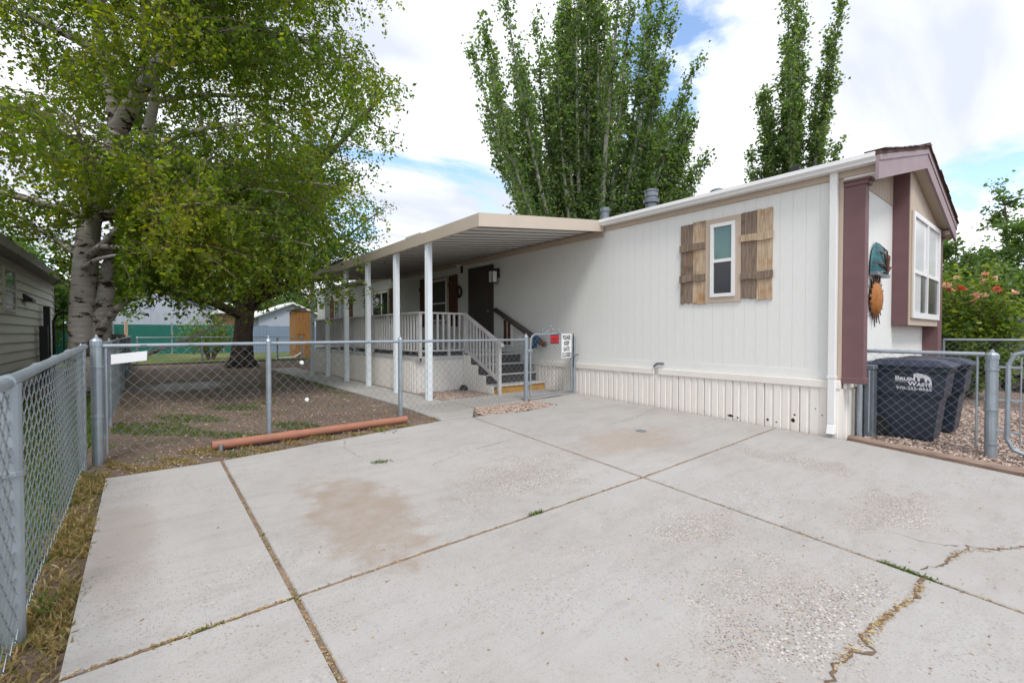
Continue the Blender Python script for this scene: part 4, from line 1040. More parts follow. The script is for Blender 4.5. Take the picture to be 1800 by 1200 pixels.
# right-hand fence and gate by the bins
RF = thing('side_fence', 'short chain-link fence section in front of the navy bins', 'fence', (7.72, 1.2, 0.0))
fpost(7.60, 1.83, 0.85, 0.030, RF, False); fpost(7.73, 0.60, 1.19, 0.055, RF, True, (0.15, 0.55, 1.02), zb=-0.10)
MB().tube([(7.66, 1.83, 1.165), (7.72, 0.66, 1.155)], 0.024, 12).build('top_rail', M['galv'], RF)
MB().tube([(7.72, 0.72, 0.06), (7.72, 0.72, 1.16)], 0.012, 8).tube([(7.64, 1.74, 0.06), (7.64, 1.74, 0.9)], 0.010, 8).build('tension_bar', M['galv'], RF)
link_mesh((7.65, 1.80), (7.72, 0.70), 0.03, 1.20, RF, r=0.0022)
RG = thing('side_gate', 'galvanised tube gate with chain-link hung on the thick post by the bins', 'gate', (7.73, 0.0, 0.0))
gp_ = rounded(((0.47, 0.02), (-0.95, 1.20)), -0.16)
gp3 = [(7.73, u, z) for u, z in [(0.31, 0.02), (0.42, 0.07), (0.47, 0.18), (0.47, 1.04), (0.42, 1.16), (0.31, 1.20), (-0.8, 1.20), (-0.95, 1.04), (-0.95, 0.18), (-0.8, 0.02), (0.31, 0.02)]]
MB().tube(gp3, 0.024, 10).build('frame', M['galv'], RG)
link_mesh((7.73, -0.92), (7.73, 0.36), 0.05, 1.17, RG, r=0.0022)
MB().tube([(7.73, 0.37, 0.10), (7.73, 0.37, 1.13)], 0.007, 6).build('tension_bar', M['galv'], RG)
for z_ in (0.25, 0.62, 1.0): MB().box(7.715, 7.745, 0.36, 0.66, z_, z_ + 0.022).build('hinge', M['galv'], RG)

tm = thing('landscape_timber', 'weathered wooden edging timber between driveway and gravel', 'timber', (7.0, 0.4, -0.03))
def timber(a, b):
    p = [(-0.05, -0.07), (0.05, -0.07), (0.055, 0.03), (0.035, 0.055), (-0.035, 0.055), (-0.055, 0.03)]
    A = Vector((a[0], a[1], gz(a[1]))); B = Vector((b[0], b[1], gz(b[1])))
    t = (B - A).normalized(); s_ = Vector((t.y, -t.x, 0))
    return MB().prism([tuple(A + s_ * u + Vector((0, 0, w))) for u, w in p], B - A)
timber((7.27, 1.86), (6.98, 0.28)).build('beam', M['timber'], tm)
timber((6.975, 0.27), (6.66, -1.5)).build('beam', M['timber'], tm)

# navy wheeled bins
def make_bin(label, x, y0):
    b = thing('wheeled_bin', label, 'bin', (x + 0.32, y0 - 0.4, gz(y0)), 'navy wheeled bins by the end wall')
    z = gz(y0) - 0.012; W_ = 0.62
    # body: side profile (y, z), tapering to the floor
    def ring(zz, ya, yb, xa, xb): return [(xa, ya, zz), (xb, ya, zz), (xb, yb, zz), (xa, yb, zz)]
    secs = [ring(z + 0.02, y0 - 0.10, y0 - 0.66, x + 0.06, x + W_ - 0.06), ring(z + 0.55, y0 - 0.05, y0 - 0.72, x + 0.03, x + W_ - 0.03), ring(z + 0.60, y0 - 0.045, y0 - 0.76, x + 0.015, x + W_ - 0.015), ring(z + 0.90, y0 - 0.02, y0 - 0.79, x, x + W_), ring(z + 0.91, y0, y0 - 0.81, x - 0.02, x + W_ + 0.02), ring(z + 0.965, y0, y0 - 0.82, x - 0.025, x + W_ + 0.025)]
    m = MB()
    for s_ in secs: m.v += s_
    for k in range(len(secs) - 1):
        for j in range(4): m.f.append((4 * k + j, 4 * k + (j + 1) % 4, 4 * k + 4 + (j + 1) % 4, 4 * k + 4 + j))
    m.f.append((3, 2, 1, 0)); e = 4 * (len(secs) - 1); m.f.append((e, e + 1, e + 2, e + 3))
    m.build('body', M['bin'], b, bevel=0.018)
    lid = MB(); L = [ring(z + 0.967, y0 + 0.02, y0 - 0.845, x - 0.04, x + W_ + 0.04), ring(z + 1.0, y0 + 0.02, y0 - 0.85, x - 0.04, x + W_ + 0.04), ring(z + 1.06, y0 - 0.05, y0 - 0.70, x + 0.06, x + W_ - 0.06), ring(z + 1.075, y0 - 0.12, y0 - 0.58, x + 0.14, x + W_ - 0.14)]
    for s_ in L: lid.v += s_
    for k in range(3):
        for j in range(4): lid.f.append((4 * k + j, 4 * k + (j + 1) % 4, 4 * k + 4 + (j + 1) % 4, 4 * k + 4 + j))
    lid.f += [(3, 2, 1, 0), (12, 13, 14, 15)]
    lid.build('lid', M['bin'], b, bevel=0.012)
    MB().tube([(x + 0.04, y0 + 0.02, z + 0.97), (x + 0.04, y0 + 0.09, z + 1.0), (x + W_ - 0.04, y0 + 0.09, z + 1.0), (x + W_ - 0.04, y0 + 0.02, z + 0.97)], 0.016, 8).build('handle', M['bin'], b)
    for xx in (x - 0.035, x + W_ - 0.03):
        w = MB().tube([(xx, y0 - 0.09, z + 0.145), (xx + 0.06, y0 - 0.09, z + 0.145)], 0.14, 20).build('wheel', M['rubber'], b)
        MB().tube([(xx - 0.006, y0 - 0.09, z + 0.145), (xx, y0 - 0.09, z + 0.145)], 0.075, 16).build('hub', M['dark_metal'], w)
    return b, z
b1, zb1 = make_bin('navy wheeled bin with white waste company lettering behind the chain-link', 7.93, 1.80)
b2, _ = make_bin('plain navy wheeled bin standing behind the lettered bin', 8.85, 1.72)
MYZ = Matrix(((0, 0, -1, 0), (-1, 0, 0, 0), (0, 1, 0, 0), (0, 0, 0, 1)))
def on_bin(y, z):
    x = 7.93 + 0.015 * (0.90 - (z - zb1)) / 0.30 - 0.004
    return Matrix.Translation((x, y, z)) @ Matrix.Rotation(math.atan(-0.05), 4, 'Y') @ MYZ
def btext(s_, size, y, z, sx=1.0, bold=0.002): text(s_, size, M['print'], on_bin(y, z) @ Matrix.Diagonal((sx, 1, 1, 1)), 'lettering', b1, bold=bold)
btext('B', 0.078, 1.500, zb1 + 0.815, 1.1, 0.003); btext('RUIN', 0.060, 1.395, zb1 + 0.808, 1.15, 0.003)
btext('W', 0.078, 1.345, zb1 + 0.748, 1.05, 0.003); btext('ASTE', 0.060, 1.225, zb1 + 0.743, 1.1, 0.003)
btext('970-255-8565', 0.056, 1.33, zb1 + 0.685, 1.15, 0.001)
m = MB()
bear = [(-0.095, 0.0), (-0.085, 0.035), (-0.092, 0.055), (-0.075, 0.075), (-0.055, 0.078), (-0.045, 0.088), (-0.035, 0.078), (0.0, 0.072), (0.04, 0.058), (0.075, 0.03), (0.09, -0.01), (0.092, -0.06), (0.075, -0.06), (0.07, -0.02), (0.05, 0.0), (0.045, -0.035), (0.028, -0.035), (0.02, 0.012), (0.0, 0.02), (-0.02, 0.012), (-0.025, -0.03), (-0.045, -0.03), (-0.05, 0.02), (-0.07, 0.03), (-0.08, 0.0)]
me = MB().poly([(a, b, 0.0) for a, b in bear]).mesh('emblem', M['print']); me.transform(on_bin(1.245, zb1 + 0.815)); put('emblem', me, b1)
m = MB().poly([(-0.08, 0.0015, 0), (0.08, 0.0015, 0), (0.08, -0.0035, 0), (-0.08, -0.0035, 0)]).mesh('underline', M['print']); m.transform(on_bin(1.45, zb1 + 0.775)); put('underline', m, b1)
ub = thing('utility_box', 'grey metal utility pedestal between the plum pilaster and the navy bin', 'utility box', (7.62, 1.9, 0.0))
MB().box(7.70, 7.86, 1.70, 1.81, -0.04, 0.90).build('cabinet', M['grey_metal'], ub, bevel=0.012)
MB().box(7.69, 7.87, 1.69, 1.82, 0.90, 0.97).build('cover', M['grey_metal'], ub, bevel=0.02)
# terracotta pipe along the yard edge
pp = thing('drain_pipe', 'long terracotta coloured pipe lying along the front fence', 'pipe', (1.8, 6.1, 0.1))
pa, pb = Vector((0.58, 6.05, gz(6.05) + 0.035)), Vector((2.98, 6.14, gz(6.1) + 0.035))
def pseg(t0, t1, r_): return MB().tube([pa.lerp(pb, t0), pa.lerp(pb, t1)], r_, 16)
pseg(0, 0.35, 0.052).build('pipe_section', M['pipe'], pp); pseg(0.3502, 1, 0.051).build('pipe_section', M['pipe'], pp)
pseg(0.33, 0.37, 0.057).build('coupling', M['pipe'], pp)
MB().tube([(0.66, 5.985, gz(6) - 0.04), (0.66, 5.985, gz(6) + 0.06)], 0.018, 10).build('stake', M['galv'], pp)

# ================================================================== beyond the yard
# neighbouring house on the left
NX = -2.2
nb = thing('neighbour_house', 'beige lap sided house at the left edge behind the boundary fence', 'house', (-4.5, 14.5, 0.1))
MB().box(-7.0, NX - 0.03, 4.0, 20.3, 0.05, 3.1).build('wall', M['lap'], nb)
lp = MB().prism([(0.0, 0, 0.0), (0.044, 0, 0.0), (0.044, 0, 0.012), (0.008, 0, 0.208), (0.0, 0, 0.208)], (0, 16.3, 0)).mesh('siding_board', M['lap'])
for i in range(14): put('siding_board', lp, nb, (NX - 0.03, 4.0, 0.2 + i * 0.2))
MB().box(NX - 0.005, NX + 0.015, 20.26, 20.34, 0.1, 3.0).build('corner_trim', M['lap'], nb)
nr = MB().prism([(NX + 0.32, 3.7, 3.02), (-4.6, 3.7, 3.75), (-7.3, 3.7, 3.02), (-7.3, 3.7, 3.10), (-4.6, 3.7, 3.86), (NX + 0.32, 3.7, 3.12)], (0, 16.95, 0)).build('roof', M['roof'], nb)
MB().box(NX + 0.30, NX + 0.335, 3.7, 20.65, 2.93, 3.10).build('fascia', M['lap_trim'], nb)
MB().box(NX - 0.02, NX + 0.30, 3.7, 20.6, 2.965, 2.985).build('soffit', M['lap_trim'], nb)
def nwin(y0, y1, z0, z1):
    w = MB().box(NX - 0.01, NX + 0.035, y0, y0 + 0.07, z0, z1).box(NX - 0.01, NX + 0.035, y1 - 0.07, y1, z0, z1).box(NX - 0.01, NX + 0.035, y0 + 0.07, y1 - 0.07, z0, z0 + 0.07).box(NX - 0.01, NX + 0.035, y0 + 0.07, y1 - 0.07, z1 - 0.07, z1).box(NX - 0.01, NX + 0.035, y0 + 0.07, y1 - 0.07, (z0 + z1) / 2 - 0.03, (z0 + z1) / 2 + 0.03).build('window', M['lap'], nb)
    MB().box(NX + 0.0, NX + 0.012, y0 + 0.071, y1 - 0.071, (z0 + z1) / 2 + 0.031, z1 - 0.071).build('pane', M['glass_teal'], w)
    MB().box(NX + 0.0, NX + 0.012, y0 + 0.071, y1 - 0.071, z0 + 0.071, (z0 + z1) / 2 - 0.031).build('pane', M['glass_grey'], w)
nwin(13.6, 14.7, 1.85, 2.78)
MB().prism([(NX, 15.6, 2.35), (NX + 0.16, 15.6, 2.22), (NX + 0.16, 15.6, 2.16), (NX, 15.6, 2.16)], (0, 0.45, 0)).build('vent_hood', M['dark_metal'], nb)
# dark side gate beside that house
sg = thing('metal_gate', 'dark metal gate with rounded top beside the beige house', 'gate', (-1.6, 18.2, 0.13))
def dgate(y_, x0, x1):
    m = MB().tube([(x0, y_, 0.2), (x0, y_, 1.75), (x0 + 0.06, y_, 1.92), (x0 + 0.2, y_, 2.0), (x1, y_, 2.0)], 0.035, 8).tube([(x0, y_, 0.3), (x1, y_, 0.3)], 0.03, 8)
    for i in range(1, 6): m.tube([(x0 + (x1 - x0) * i / 6, y_, 0.3), (x0 + (x1 - x0) * i / 6, y_, 2.0)], 0.015, 6)
    return m
dgate(18.0, -1.95, -0.75).build('leaf', M['dark_metal'], sg)
MB().box(-2.15, -2.02, 17.95, 18.08, 0.0, 2.15).build('post', M['dark_metal'], sg)
MB().box(-2.14, -1.98, 17.2, 17.35, 0.0, 1.6).build('meter_box', M['dark_metal'], sg)
# wooden shed past the far end of the home
sh = thing('wooden_shed', 'tall narrow orange brown board shed at the far corner of the home', 'shed', (6.6, 26.3, 0.13))
MB().box(6.30, 7.20, 25.9, 27.2, 0.05, 2.60).build('core', M['wood_old'], sh)
for i in range(6):
    MB().box(6.29 + i * 0.152, 6.29 + i * 0.152 + 0.146, 25.865, 25.895, 0.06, 2.62 + random.uniform(-.03, .03)).build('board', M['wood_shed'], sh)
for i in range(9):
    MB().box(6.262, 6.295, 25.9 + i * 0.145, 25.9 + i * 0.145 + 0.139, 0.06, 2.62 + random.uniform(-.03, .03)).build('board', M['wood_shed'], sh)
MB().prism([(6.15, 25.75, 2.62), (7.3, 25.75, 2.80), (7.3, 25.75, 2.86), (6.15, 25.75, 2.68)], (0, 1.6, 0)).build('roof', M['roof'], sh)
MB().tube([(5.1, 24.9, 0.16), (6.0, 25.2, 0.18), (6.5, 25.5, 0.45)], 0.04, 8).build('drain_tube', M['white'], sh)
# back fence
BF = thing('back_fence', 'low chain-link fence at the lawn edge behind the dark trunked tree', 'fence', (3.0, 24.2, 0.13))
for px in (-0.2, 2.0, 3.3, 5.0, 6.1): fpost(px, 24.1, 1.10, 0.04, BF, True)
MB().tube([(-0.2, 24.1, 1.23), (6.2, 24.1, 1.23)], 0.022, 8).build('top_rail', M['galv'], BF)
MB().box(-0.4, 6.3, 24.0, 24.05, 0.06, 0.15).build('edging_board', M['wood_old'], BF)
# privacy screen fence
PF = thing('screen_fence', 'teal privacy mesh fence beyond the lawn', 'fence', (-1.0, 36.0, 0.13))
for i in range(5):
    x0 = -7 + i * 2.8
    MB().box(x0 + 0.05, x0 + 2.75, 36.0, 36.02, 0.1, 1.95).build('screen_panel', M['screen'], PF)
    fpost(x0, 36.0, 1.95, 0.05, PF, True)
# metal building
mb_ = thing('metal_building', 'pale blue grey metal building with low gable behind the teal screen', 'building', (-1.5, 46, 0.13))
MB().prism([(-3.6, 44, 0), (5.2, 44, 0), (5.2, 44, 3.0), (0.4, 44, 5.0), (-3.6, 44, 3.45)], (0, 9, 0)).build('wall', M['metal_bld'], mb_)
for i in range(22):
    x = -3.6 + i * 0.4
    MB().box(x, x + 0.05, 43.965, 43.995, 0.05, 3.4 if x < 0.4 else 3.0).build('rib', M['metal_bld'], mb_)
MB().prism([(-3.9, 43.7, 3.36), (0.4, 43.7, 5.08), (5.5, 43.7, 2.95), (5.5, 43.7, 3.05), (0.4, 43.7, 5.2), (-3.9, 43.7, 3.46)], (0, 9.5, 0)).build('roof', M['grey_metal'], mb_)
cp = thing('carport', 'dark flat roofed carport left of the metal building', 'carport', (-6, 42, 0.13))
MB().box(-9, -3.8, 40, 46, 3.0, 3.2).build('roof', M['dark_metal'], cp)
for px in (-8.8, -4.1):
    for py in (40.2, 45.8): MB().box(px, px + 0.12, py, py + 0.12, 0, 3.0).build('post', M['dark_metal'], cp)
# brick house
bh = thing('brick_house', 'low red brick house with white eaves seen past the dark trunk', 'house', (6.0, 42, 0.13))
MB().box(4.6, 10.5, 40, 47, 0, 2.9).build('wall', M['brick'], bh)
MB().prism([(4.2, 39.6, 2.9), (10.9, 39.6, 2.9), (10.9, 39.6, 3.12), (4.2, 39.6, 3.12)], (0, 7.8, 0)).build('roof', M['white'], bh)
MB().box(4.3, 5.0, 39.9, 40.6, 3.12, 3.7).build('chimney', M['white'], bh)
w_ = MB().box(6.4, 7.6, 39.95, 39.99, 1.2, 2.3).build('window', M['white'], bh)
MB().box(6.5, 7.5, 39.93, 39.948, 1.3, 2.2).build('pane', M['glass'], w_)
# blue-grey board fence and shed
bs = thing('blue_fence', 'tall blue grey board fence right of the dark trunk', 'fence', (7.5, 34, 0.13))
bb = MB().box(0, 0.19, 0, 0.03, 0.05, 1.9).mesh('board', M['blue_wall'])
for i in range(30): put('board', bb, bs, (5.2 + i * 0.2, 34 + 0.004 * (i % 2), random.uniform(-.02, .02)))
for i in range(3): MB().box(5.2 + i * 2.9, 5.3 + i * 2.9, 33.9, 33.99, 0.05, 2.05).build('post', M['blue_wall'], bs)
bsd = thing('blue_shed', 'pale blue shed with white eaves behind the blue grey fence', 'shed', (8.4, 37, 0.13))
MB().prism([(6.3, 36, 0), (10.6, 36, 0), (10.6, 36, 2.6), (8.45, 36, 3.5), (6.3, 36, 2.6)], (0, 4, 0)).build('wall', M['metal_bld'], bsd)
MB().prism([(5.9, 35.7, 2.46), (8.45, 35.7, 3.55), (11.0, 35.7, 2.46), (11.0, 35.7, 2.58), (8.45, 35.7, 3.68), (5.9, 35.7, 2.58)], (0, 4.6, 0)).build('roof', M['white'], bsd)
# far right
gh = thing('grey_house', 'grey gabled house just past the right plum pilaster', 'house', (19.5, 5.0, 0.0))
MB().prism([(16.4, 3.2, -0.1), (21, 3.2, -0.1), (21, 3.2, 2.6), (18.7, 3.2, 3.7), (16.4, 3.2, 2.6)], (0, 8, 0)).build('wall', M['grey_wall'], gh)
MB().prism([(16.1, 2.9, 2.42), (18.7, 2.9, 3.68), (21.3, 2.9, 2.42), (21.3, 2.9, 2.54), (18.7, 2.9, 3.82), (16.1, 2.9, 2.54)], (0, 8.6, 0)).build('roof', M['grey_metal'], gh)
w_ = MB().box(17.6, 18.9, 3.15, 3.19, 1.0, 2.1).build('window', M['white'], gh); MB().box(17.7, 18.8, 3.13, 3.148, 1.1, 2.0).build('pane', M['glass'], w_)
ef = thing('rail_fence', 'dark pipe rail chain-link fence in front of the rose bush', 'fence', (13.4, 0.8, 0))
for (x, y) in ((12.85, 1.7), (13.3, 0.0), (13.75, -1.7)): MB().tube([(x, y, -0.1), (x, y, 1.28)], 0.03, 8).build('post', M['grey_metal'], ef)
MB().tube([(12.85, 1.7, 1.27), (13.75, -1.7, 1.27)], 0.028, 8).build('top_rail', M['grey_metal'], ef)
link_mesh((12.86, 1.66), (13.74, -1.66), -0.02, 1.25, ef)
# parked pickup
pk = thing('parked_pickup', 'dark charcoal pickup parked past the rose bush', 'car', (18.0, -0.6, -0.05))
def car_pts(y): return [(a, y, b) for a, b in ((15.9, 0.35), (15.85, 0.95), (16.1, 1.12), (17.2, 1.2), (17.75, 1.80), (19.3, 1.84), (19.6, 1.25), (21.3, 1.22), (21.35, 0.45), (20.6, 0.35))]
MB().prism(car_pts(-1.5), (0, 1.9, 0)).build('body', M['car'], pk, bevel=0.05)
for yy in (-1.53, 0.37):
    for xx in (16.75, 20.4):
        w = MB().tube([(xx, yy, 0.36), (xx, yy + 0.16 * (1 if yy < 0 else 1), 0.36)], 0.38, 20).build('wheel', M['rubber'], pk)
        MB().tube([(xx, yy - 0.012, 0.36), (xx, yy + 0.172, 0.36)], 0.21, 14).build('rim', M['chrome'], w)
for yy in (-1.512, 0.401):
    MB().prism([(17.42, yy, 1.28), (17.82, yy, 1.70), (18.48, yy, 1.74), (18.48, yy, 1.28)], (0, 0.01, 0)).build('window', M['glass'], pk)
    MB().prism([(18.56, yy, 1.28), (18.56, yy, 1.74), (19.20, yy, 1.74), (19.45, yy, 1.28)], (0, 0.01, 0)).build('window', M['glass'], pk)
MB().prism([(17.22, -1.4, 1.235), (17.22, 0.3, 1.235), (17.735, 0.2, 1.77), (17.735, -1.3, 1.77)], (-0.012, 0, 0.008)).build('windscreen', M['glass'], pk)
MB().box(15.78, 15.84, -1.45, 0.35, 0.42, 0.62).build('bumper', M['chrome'], pk)
for yy in (-1.4, 0.05): MB().box(15.83, 15.86, yy, yy + 0.28, 0.78, 0.95).build('headlight', M['glass_sky'], pk)
for yy in (-1.35, 0.2): MB().tube([(17.8, yy, 1.89), (19.2, yy, 1.90)], 0.025, 8).build('roof_rail', M['chrome'], pk)

pk.location = (18.65, 0.04, -0.05)
# ================================================================== trees
RT = np.array([math.cos(YAW), -math.sin(YAW), 0.0]); FW = np.array([math.sin(YAW), math.cos(YAW), 0.0])
UP = np.array([0, 0, 1.0])
def unit1(v): return v / max(np.linalg.norm(v), 1e-9)
def grow(p, d, L, n, curve, wob=0.06):
    pts = [np.array(p, float)]; d = unit1(np.array(d, float)); st = L / n
    for _ in range(n):
        d = unit1(d + np.array(curve) * st + rng.normal(size=3) * wob)
        pts.append(pts[-1] + d * st)
    return pts
def taper(r0, r1, n): return [r0 + (r1 - r0) * i / (n - 1) for i in range(n)]
def clip_tubes(mb, zmin, n=3):
    V = np.array(mb.v); ok = V[:, 2] > zmin(V) - 0.12
    mb.f = [f for f in mb.f if all(ok[i] for i in f)]
    use = sorted({i for f in mb.f for i in f}); mp_ = {o: k for k, o in enumerate(use)}
    mb.v = [mb.v[i] for i in use]; mb.f = [tuple(mp_[i] for i in f) for f in mb.f]
def finish_tree(name, label, base, group, trunk, twig, leaves, leaf_mat, bark, size, hang, twigbark=None, wid=0.62, zmin=None, rnd=None):
    t = thing(name, label, 'tree', base, group)
    tr = trunk.build('trunk', bark, t, smooth=True)
    if zmin is not None and twig.v: clip_tubes(twig, zmin)
    if twig.v: tag(twig.build('twigs', twigbark or bark, t), kind='stuff')
    P = np.concatenate(leaves); 
    if zmin is not None: P = P[P[:, 2] > zmin(P)]
    quads('crown', leaf_faces(P, size, hang, wid), leaf_mat, t, rnd(P) if rnd else None)
    return t

# --- the weeping birch
def birch():
    base = np.array([-0.96, 13.0, 0.13])
    def at(lat, dep, z): return base + RT * lat + FW * dep + UP * (z - 0.13)
    tk = MB(); tw = MB(); leaves = []
    main = [at(0, 0, -0.05), at(-0.02, 0, 0.7), at(-0.03, 0, 1.6), at(0.03, 0, 2.6), at(0.15, 0, 3.7), at(0.42, 0.05, 4.7), at(0.72, 0.05, 5.6)]
    tk.tube([tuple(p) for p in main], [0.31, 0.25, 0.225, 0.21, 0.19, 0.175, 0.16], 12)
    sec = [at(0.18, 0.12, -0.05), at(0.24, 0.1, 0.8), at(0.30, 0.1, 1.8), at(0.38, 0.2, 2.8), at(0.55, 0.5, 3.9), at(0.5, 0.9, 5.2), at(0.6, 1.2, 6.8), at(0.5, 1.4, 8.6), at(0.6, 1.5, 10.6)]
    tk.tube([tuple(p) for p in sec], [0.20, 0.17, 0.155, 0.145, 0.13, 0.12, 0.10, 0.08, 0.03], 10)
    r1 = [main[-1], at(1.15, 0.0, 6.3), at(1.75, -0.1, 6.95), at(2.6, -0.2, 7.5), at(3.3, -0.3, 8.2), at(3.8, -0.4, 9.2)]
    tk.tube([tuple(p) for p in r1], [0.17, 0.15, 0.13, 0.10, 0.06, 0.02], 10)
    r2 = [main[-1], at(0.55, 0.1, 6.3), at(0.45, 0.1, 7.2), at(0.2, 0.0, 8.4), at(0.1, 0, 10.0), at(0.2, 0, 11.2)]
    tk.tube([tuple(p) for p in r2], [0.12, 0.11, 0.10, 0.07, 0.04, 0.015], 8)
    r3 = [at(1.15, 0.0, 6.3), at(1.35, 0.0, 7.2), at(1.4, 0.0, 8.5), at(1.5, 0.1, 10.2), at(1.6, 0.1, 11.4)]
    tk.tube([tuple(p) for p in r3], [0.09, 0.085, 0.07, 0.04, 0.015], 8)
    low = [at(0.1, -0.05, 0.95), at(0.45, -0.15, 1.42), at(1.0, -0.4, 1.85), at(1.7, -0.7, 2.25), at(2.4, -0.9, 2.9), at(3.0, -1.0, 3.3)]
    tk.tube([tuple(p) for p in low], [0.10, 0.08, 0.068, 0.055, 0.04, 0.015], 8)
    low2 = [at(0.2, 0.1, 0.7), at(0.9, 0.5, 0.95), at(1.6, 0.9, 1.3), at(2.2, 1.2, 1.7)]
    tk.tube([tuple(p) for p in low2], [0.07, 0.05, 0.035, 0.015], 7)
    stems = [main[3:], sec[4:], r1, r2, r3]
    limbs = [(low, 0.06), (r1, 0.1)]
    def limb(p, az, el, L, r0):
        d = RT * math.cos(az) * math.cos(el) + FW * math.sin(az) * math.cos(el) + UP * math.sin(el)
        pts = grow(p, d, L, 8, (0, 0, -0.115), 0.07)
        for q in pts: q[2] = 2.7 + 0.45 * math.log1p(math.exp((q[2] - 2.7) / 0.45)) if q[2] < 4.5 else q[2]
        tk.tube([tuple(q) for q in pts], taper(r0, 0.012, 9), 6, False)
        limbs.append((pts, r0))
    # named limbs (azimuth measured from the right-hand side), then a ring of others
    spec = [(main[4], 0.05, 0.30, 5.3), (main[4], -0.12, 0.22, 5.0), (main[3], 0.15, 0.38, 5.0), (main[3], -0.42, 0.42, 4.6), (main[3], -0.62, 0.36, 4.4), (main[3], -0.28, 0.32, 4.9), (main[3], -0.25, 0.55, 4.6), (main[3], -0.55, 0.45, 4.4), (main[4], 0.05, 0.50, 4.6), (main[4], -0.35, 0.35, 4.6), (main[5], -0.15, 0.45, 4.6), (main[5], 0.3, 0.4, 4.6),
            (main[3], 2.8, 0.6, 3.6), (main[4], 3.3, 0.5, 4.4), (main[5], 2.4, 0.6, 4.4), (main[4], 4.2, 0.4, 3.6), (main[5], 4.9, 0.45, 3.8), (main[4], 5.4, 0.4, 4.4), (main[2], 5.6, 0.45, 3.2), (main[3], 1.3, 0.5, 4.0), (main[5], 0.9, 0.5, 4.5),
            (sec[4], 0.2, 0.45, 4.6), (sec[5], 1.6, 0.4, 4.2), (sec[6], 0.5, 0.5, 4.4), (sec[6], 2.6, 0.5, 4.2), (sec[7], 1.2, 0.6, 3.4), (sec[7], 3.5, 0.6, 3.4), (sec[7], 5.4, 0.6, 3.4),
            (r1[1], -0.8, 0.3, 4.2), (r1[2], 0.3, 0.4, 3.8), (r1[2], -0.5, 0.35, 4.0), (r1[3], 0.5, 0.5, 3.0), (r1[3], -0.7, 0.5, 3.0), (r1[4], 0.0, 0.5, 2.6), (r1[4], 1.2, 0.6, 2.4), (r1[4], -1.3, 0.6, 2.4),
            (r2[2], 2.6, 0.4, 4.0), (r2[2], 3.6, 0.35, 4.4), (r2[3], 4.6, 0.4, 3.6), (r2[3], 3.0, 0.5, 3.6), (r2[3], 5.5, 0.5, 3.2), (r2[4], 2.2, 0.6, 2.6), (r2[4], 4.0, 0.6, 2.6), (r2[4], 0.6, 0.6, 2.6),
            (r3[2], 5.2, 0.5, 3.2), (r3[2], 1.0, 0.5, 3.2), (r3[3], 0.0, 0.6, 2.6), (r3[3], 3.9, 0.6, 2.4), (r3[3], 5.6, 0.6, 2.4)]
    for (p, az, el, L) in spec: limb(p, az + rng.normal() * 0.06, el, L, 0.035 + 0.009 * L)
    for pts, r0 in limbs:
        n = len(pts)
        for k in range(2, n):
            for _ in range(4):
                az = rng.uniform(0, 6.28); el = rng.uniform(-0.35, 0.45)
                d = unit1(pts[min(k, n - 1)] - pts[k - 1]) * 0.5 + RT * math.cos(az) * math.cos(el) + FW * math.sin(az) * math.cos(el) + UP * math.sin(el)
                q0 = pts[k - 1] + (pts[k] - pts[k - 1]) * rng.random()
                L = rng.uniform(0.7, 1.7)
                s = grow(q0, d, L, 4, (0, 0, -0.35), 0.1)
                tw.tube([tuple(x) for x in s], taper(0.012, 0.004, 5), 3, False)
                for q in s[1:]:
                    for _ in range(2):
                        Lt = rng.uniform(0.35, 1.25)
                        dd = rng.normal(size=3) * 0.55; dd[2] = -0.35
                        h = grow(q, dd, Lt, 4, (0, 0, -1.3), 0.10)
                        if rng.random() < 0.5: tw.tube([tuple(x) for x in h[::2]], [0.004, 0.003, 0.002], 3, False)
                        nl = int(Lt * 26)
                        u = rng.random(nl) * 3.999; i_ = u.astype(int); f_ = (u - i_)[:, None]; H_ = np.array(h)
                        leaves.append(H_[i_] * (1 - f_) + H_[i_ + 1] * f_ + rng.normal(size=(nl, 3)) * 0.035)
    SR = unit1(base * np.array([1, 1, 0])); PR = np.array([SR[1], -SR[0], 0])     # away from the drive, and square to that
    def zmin(P):
        al = -((P - base) @ SR); pe = (P - base) @ PR
        z = 2.05 + 0.40 * np.sin(P[:, 0] * 2.3 + P[:, 1] * 1.7) + 0.2 * np.sin(P[:, 0] * 5.1 - P[:, 1] * 4.2)
        z = np.where((np.abs(pe + 0.05) < 0.50) & (al > -0.2), 3.55 + 0.3 * np.sin(pe * 4), z)
        return np.where(pe < -0.45, 3.6 + 0.25 * np.sin(P[:, 1] * 3), z)
    def rnd(P):
        # some sprays are yellower than others
        s = 0.40 + 0.20 * np.sin(P[:, 0] * 1.9 + 1.0) * np.sin(P[:, 1] * 1.6) + 0.14 * np.sin(P[:, 2] * 2.3 + P[:, 0])
        return np.clip(s + rng.normal(size=len(P)) * 0.17, 0, 1)
    return finish_tree('birch_tree', 'big weeping birch with pale scarred double trunk behind the boundary fence', tuple(base), None, tk, tw, leaves, M['leaf_birch'], M['bark_birch'], 0.068, 0.7, M['bark_twig'], 0.72, zmin, rnd)
birch()

